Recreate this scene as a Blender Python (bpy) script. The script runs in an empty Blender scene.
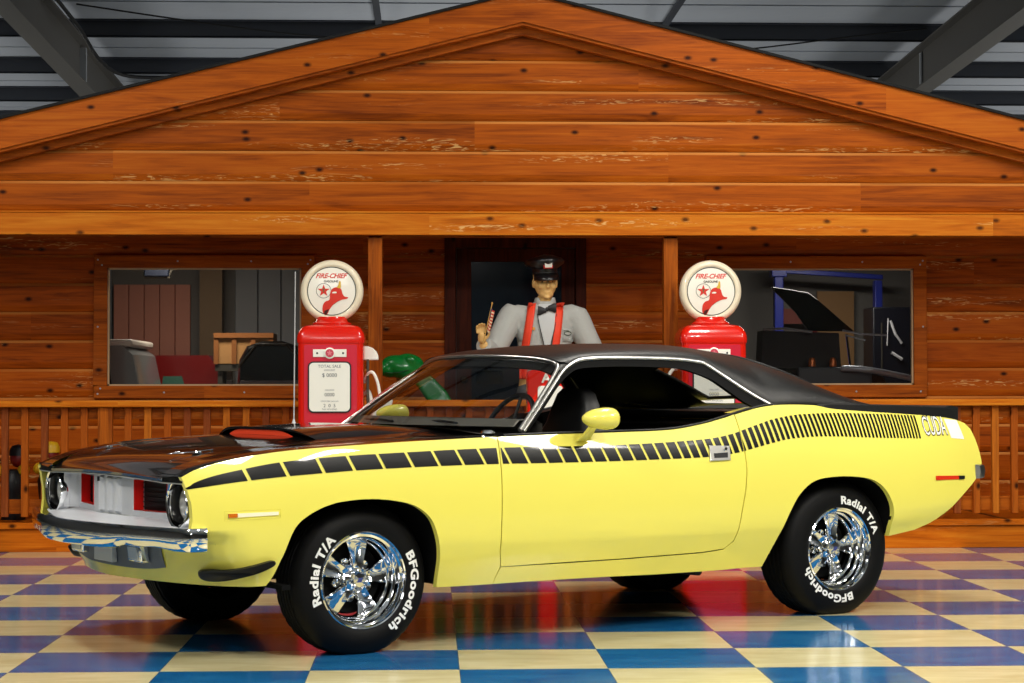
import bpy, bmesh, math, random
from mathutils import Vector, Matrix
from mathutils.geometry import delaunay_2d_cdt
random.seed(7)
PI = math.pi
SC = bpy.context.scene
COL = SC.collection

# ------------------------------------------------------------------ helpers
def srgb(r, g, b):
    def f(c):
        c /= 255.0
        return c/12.92 if c <= .04045 else ((c+.055)/1.055)**2.4
    return (f(r), f(g), f(b), 1.0)

MATS = {}
def mat(name, col, rough=.5, metal=0.0, coat=0.0, spec=.5, emit=0.0, alpha=1.0, trans=0.0, ior=1.45, bump=None, coat_rough=.03):
    if name in MATS: return MATS[name]
    m = bpy.data.materials.new(name); m.use_nodes = True
    b = m.node_tree.nodes['Principled BSDF']
    c = col if len(col) == 4 else (*col, 1)
    b.inputs['Base Color'].default_value = c
    b.inputs['Roughness'].default_value = rough
    b.inputs['Metallic'].default_value = metal
    b.inputs['Coat Weight'].default_value = coat
    b.inputs['Coat Roughness'].default_value = coat_rough
    b.inputs['Specular IOR Level'].default_value = spec
    b.inputs['IOR'].default_value = ior
    b.inputs['Transmission Weight'].default_value = trans
    if emit:
        b.inputs['Emission Color'].default_value = c
        b.inputs['Emission Strength'].default_value = emit
    if bump:
        nt = m.node_tree
        tc = nt.nodes.new('ShaderNodeTexCoord'); n = nt.nodes.new('ShaderNodeTexNoise'); bp = nt.nodes.new('ShaderNodeBump')
        n.inputs['Scale'].default_value = bump[0]; n.inputs['Detail'].default_value = 3
        bp.inputs['Strength'].default_value = bump[1]; bp.inputs['Distance'].default_value = bump[2]
        nt.links.new(tc.outputs['Object'], n.inputs['Vector']); nt.links.new(n.outputs['Fac'], bp.inputs['Height'])
        nt.links.new(bp.outputs['Normal'], b.inputs['Normal'])
    MATS[name] = m
    return m

class MB:
    """collects geometry for one mesh"""
    def __init__(self): self.v = []; self.f = []; self.m = []; self.cur = 0
    def vert(self, p): self.v.append(tuple(p)); return len(self.v)-1
    def face(self, idx): self.f.append(tuple(idx)); self.m.append(self.cur)
    def poly(self, pts): self.face([self.vert(p) for p in pts])
    def box(self, a, b, M=None):
        (x0, y0, z0), (x1, y1, z1) = a, b
        ps = [(x0,y0,z0),(x1,y0,z0),(x1,y1,z0),(x0,y1,z0),(x0,y0,z1),(x1,y0,z1),(x1,y1,z1),(x0,y1,z1)]
        if M: ps = [tuple(M @ Vector(p)) for p in ps]
        i = [self.vert(p) for p in ps]
        for q in ((0,3,2,1),(4,5,6,7),(0,1,5,4),(1,2,6,5),(2,3,7,6),(3,0,4,7)): self.face([i[k] for k in q])
        return self
    def rings(self, rings, closed=True, caps=True):
        n = len(rings[0]); ids = [[self.vert(p) for p in r] for r in rings]
        for a, b in zip(ids, ids[1:]):
            for k in range(n if closed else n-1):
                k2 = (k+1) % n
                self.face([a[k], a[k2], b[k2], b[k]])
        if caps:
            self.face(ids[0][::-1]); self.face(ids[-1])
        return self
    def tube(self, pts, r, n=10, caps=True, closed=False, flat=None):
        pts = [Vector(p) for p in pts]; R = []
        rr = r if isinstance(r, (list, tuple)) else [r]*len(pts)
        prev = None; N = len(pts)
        for i, p in enumerate(pts):
            if closed: t = pts[(i+1) % N]-pts[i-1]
            else: t = pts[min(i+1, N-1)]-pts[max(i-1, 0)]
            t.normalize()
            if prev is None:
                up = Vector((0,0,1)) if abs(t.z) < .9 else Vector((1,0,0))
                a = t.cross(up).normalized()
            else:
                a = (prev - t*prev.dot(t)).normalized()
            b = t.cross(a); prev = a
            s2 = flat or 1.0
            R.append([p + a*rr[i]*math.cos(2*PI*k/n) + b*rr[i]*s2*math.sin(2*PI*k/n) for k in range(n)])
        if closed: R.append(R[0])
        return self.rings(R, True, caps and not closed)
    def lathe(self, prof, n=32, org=(0,0,0), axis='Z', caps=False):
        R = []
        for r, h in prof:
            ring = []
            for k in range(n):
                a = 2*PI*k/n; c, s = r*math.cos(a), r*math.sin(a)
                p = (c, s, h) if axis == 'Z' else ((c, h, s) if axis == 'Y' else (h, c, s))
                ring.append((p[0]+org[0], p[1]+org[1], p[2]+org[2]))
            R.append(ring)
        return self.rings(R, True, caps)
    def prism(self, pts2, fn, d0, d1):
        """extrude outline: fn(a,b,d)->3D"""
        n = len(pts2)
        A = [self.vert(fn(a, b, d0)) for a, b in pts2]; B = [self.vert(fn(a, b, d1)) for a, b in pts2]
        for k in range(n): self.face([A[k], A[(k+1) % n], B[(k+1) % n], B[k]])
        self.face(A[::-1]); self.face(B)
        return self
    def grid(self, fn, us, vs, closed_v=False):
        ids = [[self.vert(fn(u, v)) for v in vs] for u in us]
        for a, b in zip(ids, ids[1:]):
            for k in range(len(vs)-1): self.face([a[k], b[k], b[k+1], a[k+1]])
        return self
    def obj(self, name, mats, parent=None, smooth=None, bevel=None, subsurf=0, solid=None, loc=None, weld=True, recalc=True):
        me = bpy.data.meshes.new(name)
        me.from_pydata(self.v, [], self.f)
        ml = mats if isinstance(mats, (list, tuple)) else [mats]
        for m in ml: me.materials.append(m)
        if len(ml) > 1: me.polygons.foreach_set('material_index', self.m)
        bm = bmesh.new(); bm.from_mesh(me)
        if weld: bmesh.ops.remove_doubles(bm, verts=bm.verts, dist=1e-5)
        if recalc: bmesh.ops.recalc_face_normals(bm, faces=bm.faces)
        bm.to_mesh(me); bm.free()
        if smooth is not None:
            me.shade_smooth()
            me.set_sharp_from_angle(angle=math.radians(smooth))
        o = bpy.data.objects.new(name, me); COL.objects.link(o)
        if parent: o.parent = parent
        if loc: o.location = loc
        if solid:
            s = o.modifiers.new('s', 'SOLIDIFY'); s.thickness = solid; s.offset = 0
        if bevel:
            b = o.modifiers.new('b', 'BEVEL'); b.width = bevel; b.segments = 2; b.limit_method = 'ANGLE'; b.angle_limit = math.radians(35)
            b.harden_normals = False
            me.shade_smooth(); me.set_sharp_from_angle(angle=math.radians(smooth or 40))
        if subsurf:
            s = o.modifiers.new('ss', 'SUBSURF'); s.levels = subsurf; s.render_levels = subsurf
        return o

def empty(name, loc=(0,0,0), rz=0, parent=None):
    o = bpy.data.objects.new(name, None); COL.objects.link(o)
    o.location = loc; o.rotation_euler = (0, 0, rz); o.empty_display_size = .1
    if parent: o.parent = parent
    return o
def tag(o, label=None, cat=None, group=None, kind=None):
    if label: o['label'] = label
    if cat: o['category'] = cat
    if group: o['group'] = group
    if kind: o['kind'] = kind
    return o

def inside(p, poly):
    x, y = p; c = False; n = len(poly)
    for i in range(n):
        x1, y1 = poly[i]; x2, y2 = poly[i-1]
        if (y1 > y) != (y2 > y) and x < (x2-x1)*(y-y1)/(y2-y1)+x1: c = not c
    return c
def densify(poly, step, closed=True):
    out = []; n = len(poly)
    for i in range(n if closed else n-1):
        a, b = poly[i], poly[(i+1) % n]
        k = max(1, int(math.ceil(math.hypot(b[0]-a[0], b[1]-a[1])/step)))
        for j in range(k): out.append((a[0]+(b[0]-a[0])*j/k, a[1]+(b[1]-a[1])*j/k))
    if not closed: out.append(poly[-1])
    return out
def spline(pts, n=6, closed=False):
    """Catmull-Rom through 2-D or 3-D points"""
    P_ = [tuple(p) for p in pts]; N = len(P_); out = []
    for i in range(N if closed else N-1):
        p0 = P_[(i-1) % N] if closed or i > 0 else P_[0]
        p1 = P_[i]; p2 = P_[(i+1) % N]
        p3 = P_[(i+2) % N] if closed or i+2 < N else P_[N-1]
        for j in range(n):
            t = j/n
            out.append(tuple(.5*(2*b+(c-a)*t+(2*a-5*b+4*c-d)*t*t+(3*b-a-3*c+d)*t**3) for a, b, c, d in zip(p0, p1, p2, p3)))
    if not closed: out.append(P_[-1])
    return out

def sheet(name, outline, fn, mt, parent=None, step=.03, flange=None, holes=(), dens=None, flip=False, extra=None):
    """smooth curved panel: outline in parameter space (a,b), fn(a,b)->3D; flange = vector the free edge is folded along"""
    loops = [densify(l, dens or step) for l in (outline, *holes)]
    pts = []; edges = []; dense = []
    for l in loops:
        s = len(pts); pts += l
        edges += [(s+i, s+(i+1) % len(l)) for i in range(len(l))]
    xs = [p[0] for p in outline]; ys = [p[1] for p in outline]
    cell = {}
    for p in pts: cell.setdefault((int(p[0]/step), int(p[1]/step)), []).append(p)
    def near(p):
        i, j = int(p[0]/step), int(p[1]/step)
        for a in (i-1, i, i+1):
            for b in (j-1, j, j+1):
                for q in cell.get((a, b), ()):
                    if (q[0]-p[0])**2+(q[1]-p[1])**2 < (step*.5)**2: return True
        return False
    nx = int((max(xs)-min(xs))/step)+2; ny = int((max(ys)-min(ys))/step)+2
    for i in range(nx):
        for j in range(ny):
            p = (min(xs)+i*step+(.5*step if j % 2 else 0), min(ys)+j*step)
            if inside(p, loops[0]) and not any(inside(p, h) for h in loops[1:]) and not near(p): pts.append(p)
    V, E, F, *_ = delaunay_2d_cdt([Vector(p) for p in pts], edges, [], 4 if holes else 1, 1e-7)
    if holes:
        F = [f for f in F if not any(inside((sum(V[i].x for i in f)/3, sum(V[i].y for i in f)/3), h) for h in loops[1:])]
    e = 1e-3
    co = []; no = []
    for p in V:
        c = Vector(fn(p.x, p.y)); co.append(c)
        da = Vector(fn(p.x+e, p.y))-Vector(fn(p.x-e, p.y)); db = Vector(fn(p.x, p.y+e))-Vector(fn(p.x, p.y-e))
        nrm = da.cross(db)
        no.append(nrm.normalized() if nrm.length > 1e-12 else Vector((0,0,1)))
    if flip: no = [-n for n in no]
    faces = []
    for f in F:
        f = list(f)
        g = (co[f[1]]-co[f[0]]).cross(co[f[2]]-co[f[0]])
        if g.dot(no[f[0]]+no[f[1]]+no[f[2]]) < 0: f.reverse()
        faces.append(f)
    nb = len(co)
    if flange is not None:
        cnt = {}
        for f in faces:
            for i in range(3):
                a, b = f[i], f[(i+1) % 3]; cnt[(a, b)] = 1
        bd = [(a, b) for (a, b) in cnt if (b, a) not in cnt]
        for a, b in bd:
            k = len(co); fl = Vector(flange)
            co += [co[a].copy(), co[b].copy(), co[b]+fl, co[a]+fl]; no += [Vector((0,0,0))]*4
            faces.append([k+1, k, k+3, k+2])
    me = bpy.data.meshes.new(name); me.from_pydata([tuple(c) for c in co], [], faces)
    me.materials.append(mt); me.shade_smooth()
    me.normals_split_custom_set_from_vertices([tuple(n) for n in no])
    o = bpy.data.objects.new(name, me); COL.objects.link(o)
    if parent: o.parent = parent
    return o

def text_geo(s, size=1.0, bold=0.0, align='CENTER', extrude=0.0, shear=0.0, spacing=1.0):
    cu = bpy.data.curves.new('t', 'FONT'); cu.body = s; cu.size = size; cu.align_x = align; cu.align_y = 'CENTER'
    cu.offset = bold; cu.extrude = extrude; cu.resolution_u = 3; cu.shear = shear; cu.space_character = spacing
    o = bpy.data.objects.new('t', cu); COL.objects.link(o)
    dg = bpy.context.evaluated_depsgraph_get(); dg.update()
    me = bpy.data.meshes.new_from_object(o.evaluated_get(dg))
    v = [tuple(p.co) for p in me.vertices]; f = [tuple(p.vertices) for p in me.polygons]
    bpy.data.objects.remove(o); bpy.data.curves.remove(cu); bpy.data.meshes.remove(me)
    return v, f
def add_text(mb, s, fn, **k):
    v, f = text_geo(s, **k); base = len(mb.v)
    for p in v: mb.vert(fn(*p))
    for q in f: mb.face([base+i for i in q])
    return mb

# ------------------------------------------------------------------ node materials
def nodes(m):
    nt = m.node_tree
    def N(t, **kw):
        n = nt.nodes.new(t)
        for k, v in kw.items():
            if k.startswith('i_'):
                key = k[2:]; key = int(key) if key.isdigit() else key
                n.inputs[key].default_value = v
            else: setattr(n, k, v)
        return n
    return nt, N
def math_n(nt, N, op, a, b=None):
    n = N('ShaderNodeMath', operation=op)
    for i, x in enumerate((a, b)):
        if x is None: continue
        if isinstance(x, (int, float)): n.inputs[i].default_value = x
        else: nt.links.new(x, n.inputs[i])
    return n.outputs[0]

def wood(name, dark, mid, light, axis='X', pitch=None, z0=0.0, rough=.5, pale=.5, knots=1.0, seg=2.6, seed=0.0, coat=.0, edge=0.0):
    m = mat(name, mid, rough, coat=coat, coat_rough=.25, spec=.12)
    nt, N = nodes(m); L = nt.links.new; b = nt.nodes['Principled BSDF']
    tc = N('ShaderNodeTexCoord'); sp = N('ShaderNodeSeparateXYZ'); L(tc.outputs['Object'], sp.inputs[0])
    X, Y, Z = sp.outputs
    if axis == 'Z': X, Y, Z = Z, Y, X
    M_ = lambda op, a, b_=None: math_n(nt, N, op, a, b_)
    bid = M_('FLOOR', M_('DIVIDE', M_('SUBTRACT', Z, z0), pitch)) if pitch else M_('ADD', 0.0, 0.0)
    sid = M_('FLOOR', M_('DIVIDE', M_('ADD', X, M_('MULTIPLY', bid, 1.37)), seg))
    cb = N('ShaderNodeCombineXYZ'); L(bid, cb.inputs[0]); L(sid, cb.inputs[1]); cb.inputs[2].default_value = seed
    wn = N('ShaderNodeTexWhiteNoise', noise_dimensions='3D'); L(cb.outputs[0], wn.inputs['Vector'])
    off = M_('MULTIPLY', wn.outputs['Value'], 37.0)
    g = N('ShaderNodeCombineXYZ'); L(M_('ADD', M_('MULTIPLY', X, 1.1), off), g.inputs[0]); L(M_('MULTIPLY', Y, 16.0), g.inputs[1]); L(M_('MULTIPLY', Z, 16.0), g.inputs[2])
    n1 = N('ShaderNodeTexNoise', i_Scale=1.0, i_Detail=5.0, i_Roughness=.6, i_Distortion=1.2); L(g.outputs[0], n1.inputs['Vector'])
    g2 = N('ShaderNodeCombineXYZ'); L(M_('ADD', M_('MULTIPLY', X, 3.0), off), g2.inputs[0]); L(M_('MULTIPLY', Y, 90.0), g2.inputs[1]); L(M_('MULTIPLY', Z, 90.0), g2.inputs[2])
    n2 = N('ShaderNodeTexNoise', i_Scale=1.0, i_Detail=3.0); L(g2.outputs[0], n2.inputs['Vector'])
    v = M_('ADD', M_('ADD', M_('MULTIPLY', n1.outputs['Fac'], .62), M_('MULTIPLY', n2.outputs['Fac'], .26)), M_('MULTIPLY', M_('SUBTRACT', wn.outputs['Value'], .5), .14))
    cr = N('ShaderNodeValToRGB'); L(v, cr.inputs[0]); e = cr.color_ramp.elements
    e[0].position = .24; e[0].color = dark; e[1].position = .70; e[1].color = light
    k = cr.color_ramp.elements.new(.46); k.color = mid
    # knots
    kv = N('ShaderNodeCombineXYZ'); L(M_('ADD', M_('MULTIPLY', X, 3.6), off), kv.inputs[0]); L(M_('MULTIPLY', Z, 6.0), kv.inputs[1])
    vo = N('ShaderNodeTexVoronoi', voronoi_dimensions='2D', i_Scale=1.0); L(kv.outputs[0], vo.inputs['Vector'])
    kr = N('ShaderNodeMapRange'); L(vo.outputs['Distance'], kr.inputs[0]); kr.inputs[1].default_value = .04; kr.inputs[2].default_value = .135
    kr.inputs[3].default_value = 1.0*knots; kr.inputs[4].default_value = 0.0
    pick = M_('GREATER_THAN', M_('FRACT', M_('MULTIPLY', vo.outputs['Color'], 7.3)), .76)
    mx = N('ShaderNodeMix', data_type='RGBA'); L(M_('MULTIPLY', M_('MULTIPLY', kr.outputs[0], pick), .95), mx.inputs[0])
    L(cr.outputs[0], mx.inputs[6]); mx.inputs[7].default_value = (dark[0]*.12, dark[1]*.10, dark[2]*.10, 1)
    # pale scuffs where the mill skipped
    pv = N('ShaderNodeCombineXYZ'); L(M_('ADD', M_('MULTIPLY', X, 6.0), off), pv.inputs[0]); L(M_('MULTIPLY', Y, 40.0), pv.inputs[1]); L(M_('MULTIPLY', Z, 44.0), pv.inputs[2])
    n3 = N('ShaderNodeTexNoise', i_Scale=1.0, i_Detail=2.0, i_Distortion=2.5); L(pv.outputs[0], n3.inputs['Vector'])
    pm = N('ShaderNodeCombineXYZ'); L(M_('ADD', M_('MULTIPLY', X, .55), off), pm.inputs[0]); L(M_('MULTIPLY', Z, 9.0), pm.inputs[2])
    n4 = N('ShaderNodeTexNoise', i_Scale=1.0, i_Detail=1.0); L(pm.outputs[0], n4.inputs['Vector'])
    a1 = N('ShaderNodeMapRange'); L(n3.outputs['Fac'], a1.inputs[0]); a1.inputs[1].default_value = .56; a1.inputs[2].default_value = .66
    a2 = N('ShaderNodeMapRange'); L(n4.outputs['Fac'], a2.inputs[0]); a2.inputs[1].default_value = .58; a2.inputs[2].default_value = .66
    mx2 = N('ShaderNodeMix', data_type='RGBA'); L(M_('MULTIPLY', M_('MULTIPLY', a1.outputs[0], a2.outputs[0]), pale), mx2.inputs[0])
    L(mx.outputs[2], mx2.inputs[6]); mx2.inputs[7].default_value = srgb(236, 190, 120)
    if edge and pitch:  # paler band on the top bevels: caught light put into the board colour
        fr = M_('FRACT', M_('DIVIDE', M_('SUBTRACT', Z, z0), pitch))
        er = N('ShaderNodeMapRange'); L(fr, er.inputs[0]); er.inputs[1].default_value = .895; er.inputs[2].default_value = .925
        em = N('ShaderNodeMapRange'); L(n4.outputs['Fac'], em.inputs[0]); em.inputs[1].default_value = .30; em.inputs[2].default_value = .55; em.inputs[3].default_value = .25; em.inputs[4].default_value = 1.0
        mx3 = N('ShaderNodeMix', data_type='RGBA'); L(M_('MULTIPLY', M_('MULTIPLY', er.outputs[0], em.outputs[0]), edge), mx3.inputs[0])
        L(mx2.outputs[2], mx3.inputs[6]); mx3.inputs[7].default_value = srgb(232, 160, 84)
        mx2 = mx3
    L(mx2.outputs[2], b.inputs['Base Color'])
    bp = N('ShaderNodeBump', i_Strength=.25, i_Distance=.004); L(n1.outputs['Fac'], bp.inputs['Height']); L(bp.outputs[0], b.inputs['Normal'])
    return m
def pchip(xs, ys):
    n = len(xs)
    h = [xs[i+1]-xs[i] for i in range(n-1)]
    d = [(ys[i+1]-ys[i])/h[i] for i in range(n-1)]
    m = [0.0]*n
    m[0], m[-1] = d[0], d[-1]
    for i in range(1, n-1):
        if d[i-1]*d[i] > 0:
            w1, w2 = 2*h[i]+h[i-1], h[i]+2*h[i-1]
            m[i] = (w1+w2)/(w1/d[i-1]+w2/d[i])
    def f(x):
        if x <= xs[0]: return ys[0]+m[0]*(x-xs[0])
        if x >= xs[-1]: return ys[-1]+m[-1]*(x-xs[-1])
        lo, hi = 0, n-1
        while hi-lo > 1:
            k = (lo+hi)//2
            if xs[k] <= x: lo = k
            else: hi = k
        t = (x-xs[lo])/h[lo]
        a, b = ys[lo], ys[lo+1]
        return (a*(1+2*t)*(1-t)**2 + m[lo]*h[lo]*t*(1-t)**2 + b*t*t*(3-2*t) + m[lo+1]*h[lo]*t*t*(t-1))
    return f
def P(pairs): return pchip([p[0] for p in pairs], [p[1] for p in pairs])
# ---- body side: half width as a function of station u (front axle = 0, rear axle = 2.743) and height z
belt_z = P([(-.90,.755),(-.86,.775),(-.83,.797),(-.746,.828),(-.645,.852),(-.517,.872),(-.386,.887),(-.254,.896),(-.113,.903),(.118,.913),(.355,.921),(.66,.930),(.87,.934),(1.064,.937),(1.343,.940),(1.55,.943),(1.667,.948),(1.837,.969),(2.01,1.003),(2.165,1.036),(2.25,1.051),(2.35,1.060),(2.45,1.062),(2.6,1.058),(2.72,1.040),(3.0,1.021),(3.25,1.007),(3.5,.990),(3.62,.975),(3.75,.95)])
half_w = P([(-.95,.835),(-.85,.862),(-.7,.894),(-.5,.920),(-.2,.938),(.1,.945),(.7,.948),(1.3,.948),(2.0,.952),(2.6,.955),(3.0,.945),(3.4,.915),(3.6,.885),(3.75,.855)])
top_in = P([(-.95,.022),(-.85,.03),(-.6,.055),(-.3,.05),(.1,.056),(.65,.064),(1.3,.076),(1.9,.090),(2.3,.12),(2.7,.13),(3.2,.105),(3.6,.08)])
crease_z = P([(-.9,.43),(.3,.434),(.6,.432),(1.25,.437),(1.9,.447),(3.05,.48),(3.3,.502),(3.7,.54)])
def nose_u0(z): return -.82
def nose_n(z): return 2.0+1.6*min(1,max(0,(z-.33)/.17))
def nose_m(z): return 1.5+.7*min(1,max(0,(z-.33)/.17))
def nose_round(u, z):
    if u > -.5 or z > .56: return 1.0
    t = (-.5-u)/(-.5-nose_u0(z))
    f = max(1e-9, 1-min(1,t)**nose_n(z))**(1/nose_m(z))
    k = min(1,max(0,(z-.5)/.06))
    return f*(1-k)+k
def side_v(u, z):
    w = half_w(u); zt = belt_z(u); zm = .58; zc = crease_z(u)
    if z >= zm:
        t = (z-zm)/(zt-zm)
        v = w - top_in(u)*t**2.3
    else:
        v = w - .012*min(1,(zm-z)/(zm-.43))**2
    s = (zc-z)/.018
    sp = .018*(math.log1p(math.exp(s)) if s < 30 else s)
    return (v - .40*sp)*nose_round(u, z)
def glass_v(z): return .850 - .245*max(0,(z-.94)/.35)**1.1
# ------------------------------------------------------------------ materials of the hall and the cabin
WD, WM, WL = srgb(108,44,5), srgb(172,82,10), srgb(196,108,22)
PITCH = .2145
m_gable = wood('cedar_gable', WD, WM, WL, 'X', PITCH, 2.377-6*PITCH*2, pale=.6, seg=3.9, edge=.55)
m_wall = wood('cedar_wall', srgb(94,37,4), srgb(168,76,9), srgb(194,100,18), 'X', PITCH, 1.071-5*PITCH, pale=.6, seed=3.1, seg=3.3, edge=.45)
m_fascia = wood('cedar_fascia', srgb(140,66,8), srgb(198,104,16), srgb(222,142,40), 'X', None, pale=.8, seg=4.0, seed=1.3, knots=.9)
m_rake = wood('cedar_rake', srgb(122,50,7), srgb(182,88,14), srgb(202,112,26), 'X', None, pale=.25, seg=3.2, seed=2.3)
m_frame = wood('cedar_frame', srgb(108,46,6), srgb(172,84,14), srgb(196,108,26), 'X', None, pale=.1, seed=5.3)
m_post = wood('cedar_post', srgb(116,52,10), srgb(180,92,20), srgb(206,122,34), 'Z', None, pale=.05, seed=6.1)
m_bal = [wood('cedar_baluster_%d' % i, *c, axis='Z', pale=.05, seed=8.0+i) for i, c in enumerate([
    (srgb(116,50,10), srgb(172,84,18), srgb(200,114,32)), (srgb(90,40,14), srgb(140,66,26), srgb(168,88,38)), (srgb(130,62,14), srgb(196,108,28), srgb(220,142,50))])]
m_deck = wood('cedar_deck', srgb(136,60,6), srgb(198,100,12), srgb(220,132,30), 'X', None, pale=.2, seed=9.7)
m_door = wood('dark_door_wood', srgb(50,18,8), srgb(84,32,12), srgb(104,44,18), 'Z', None, pale=0, seed=4.4)
m_shingle = mat('asphalt_shingle', srgb(22,24,26), .9)

def checker():
    m = mat('checker_floor', (.5,.5,.5), .14, spec=.5)
    nt, N = nodes(m); L = nt.links.new; b = nt.nodes['Principled BSDF']
    M_ = lambda op, a, b_=None: math_n(nt, N, op, a, b_)
    tc = N('ShaderNodeTexCoord'); sp = N('ShaderNodeSeparateXYZ'); L(tc.outputs['Object'], sp.inputs[0])
    T = .6096
    gx = M_('DIVIDE', M_('SUBTRACT', sp.outputs[0], -2.31549), T); gy = M_('DIVIDE', M_('SUBTRACT', sp.outputs[1], 9.49346), T)
    fx, fy = M_('FLOOR', gx), M_('FLOOR', gy)
    par = M_('FLOORED_MODULO', M_('ADD', fx, fy), 2.0)
    cb = N('ShaderNodeCombineXYZ'); L(fx, cb.inputs[0]); L(fy, cb.inputs[1])
    wn = N('ShaderNodeTexWhiteNoise', noise_dimensions='2D'); L(cb.outputs[0], wn.inputs['Vector'])
    # marbled vinyl streaks
    v = N('ShaderNodeCombineXYZ'); L(M_('ADD', M_('MULTIPLY', sp.outputs[0], 3.0), M_('MULTIPLY', wn.outputs['Value'], 50.0)), v.inputs[0]); L(M_('MULTIPLY', sp.outputs[1], 9.0), v.inputs[1])
    ns = N('ShaderNodeTexNoise', i_Scale=1.0, i_Detail=4.0, i_Distortion=.8); L(v.outputs[0], ns.inputs['Vector'])
    def ramp(a, c):
        r = N('ShaderNodeValToRGB'); r.color_ramp.elements[0].color = a; r.color_ramp.elements[1].color = c
        r.color_ramp.elements[0].position = .3; r.color_ramp.elements[1].position = .75
        L(ns.outputs['Fac'], r.inputs[0]); return r.outputs[0]
    blue = ramp(srgb(14,84,142), srgb(42,116,168)); cream = ramp(srgb(204,192,142), srgb(226,216,172))
    mx = N('ShaderNodeMix', data_type='RGBA'); L(M_('SUBTRACT', 1.0, par), mx.inputs[0]); L(blue, mx.inputs[6]); L(cream, mx.inputs[7])
    # thin seams between tiles
    ex = M_('ABSOLUTE', M_('SUBTRACT', M_('FRACT', gx), .5)); ey = M_('ABSOLUTE', M_('SUBTRACT', M_('FRACT', gy), .5))
    seam = M_('GREATER_THAN', M_('MAXIMUM', ex, ey), .4965)
    m2 = N('ShaderNodeMix', data_type='RGBA'); L(M_('MULTIPLY', seam, .5), m2.inputs[0]); L(mx.outputs[2], m2.inputs[6]); m2.inputs[7].default_value = srgb(60,60,62)
    L(m2.outputs[2], b.inputs['Base Color'])
    bn = N('ShaderNodeTexNoise', i_Scale=1.3, i_Detail=2.0); L(tc.outputs['Object'], bn.inputs['Vector'])
    bp = N('ShaderNodeBump', i_Strength=.05, i_Distance=.01); L(bn.outputs['Fac'], bp.inputs['Height']); L(bp.outputs[0], b.inputs['Normal'])
    return m
m_floor = checker()

def glass(name, tint, refl_rough=.0, ior=1.5):
    m = bpy.data.materials.new(name); m.use_nodes = True
    nt, N = nodes(m); nt.nodes.clear(); L = nt.links.new
    out = N('ShaderNodeOutputMaterial'); mx = N('ShaderNodeMixShader'); fr = N('ShaderNodeFresnel')
    geo = N('ShaderNodeNewGeometry'); mr = N('ShaderNodeMapRange'); mr.inputs[3].default_value = ior; mr.inputs[4].default_value = 1/ior
    L(geo.outputs['Backfacing'], mr.inputs[0]); L(mr.outputs[0], fr.inputs['IOR'])
    tr = N('ShaderNodeBsdfTransparent'); gl = N('ShaderNodeBsdfGlossy')
    tr.inputs[0].default_value = tint; gl.inputs['Roughness'].default_value = refl_rough
    L(fr.outputs[0], mx.inputs[0]); L(tr.outputs[0], mx.inputs[1]); L(gl.outputs[0], mx.inputs[2]); L(mx.outputs[0], out.inputs[0])
    return m
m_winglass = glass('window_glass', (.80,.82,.82,1))
m_carglass = glass('car_glass', (.66,.68,.68,1))

# ------------------------------------------------------------------ hall
mb = MB(); mb.box((-16,-7,-.2), (18,36,0)); f = mb.obj('floor', m_floor); tag(f, kind='structure')

m_ceil = mat('white_insulation', srgb(168,174,182), .6, bump=(3, .4, .05))
m_steel = mat('dark_steel', srgb(104,102,98), .55, spec=.4)
m_purlin = mat('purlin_steel', srgb(52,56,64), .55)
m_clip = mat('galvanised', srgb(175,180,184), .4)
def ceil_z(y): return 5.36 - .035*(y-21)
PUR = [9.6, 12.2, 14.8, 17.4, 20.4, 22.9, 25.1, 27.1, 29.0]
mb = MB()
mb.rings([[(-16,-7,ceil_z(-7)),(18,-7,ceil_z(-7)),(18,-7,ceil_z(-7)+.1),(-16,-7,ceil_z(-7)+.1)], [(-16,36,ceil_z(36)),(18,36,ceil_z(36)),(18,36,ceil_z(36)+.1),(-16,36,ceil_z(36)+.1)]])
for y0 in PUR:      # the thin strap that holds the insulation half way between two purlins
    for d in (.42, 1.55):
        z = ceil_z(y0+d); mb.box((-16, y0+d-.02, z-.012), (18, y0+d+.02, z))
c = mb.obj('ceiling', m_ceil); tag(c, kind='structure')
for y in PUR:
    mb = MB(); z = ceil_z(y)
    mb.box((-16, y, z-.19), (18, y+.012, z)); mb.box((-16, y, z-.19), (18, y+.07, z-.178)); mb.box((-16, y-.06, z-.012), (18, y, z))
    tag(mb.obj('purlin', m_purlin), kind='structure')
for x, nm in ((-4.02, 'ceiling_beam'), (5.78, 'ceiling_beam')):
    def bz(y): return ceil_z(y)-.19
    mb = MB(); A, B = 4.0, 34.0
    for (xa, xb, d0, d1) in ((-.11, .11, -.49, -.47), (-.11, .11, -.02, 0), (-.008, .008, -.47, -.02)):
        mb.rings([[(x+xa, y, bz(y)+d0), (x+xb, y, bz(y)+d0), (x+xb, y, bz(y)+d1), (x+xa, y, bz(y)+d1)] for y in (A, B)])
    mb.cur = 1
    s = 1 if x < 0 else -1
    mb.box((x-.02, 23.3, bz(23.3)-.47), (x+.06*s+.02, 23.36, bz(23.3)-.05))
    tag(mb.obj(nm, [m_steel, m_clip]), kind='structure')
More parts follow.
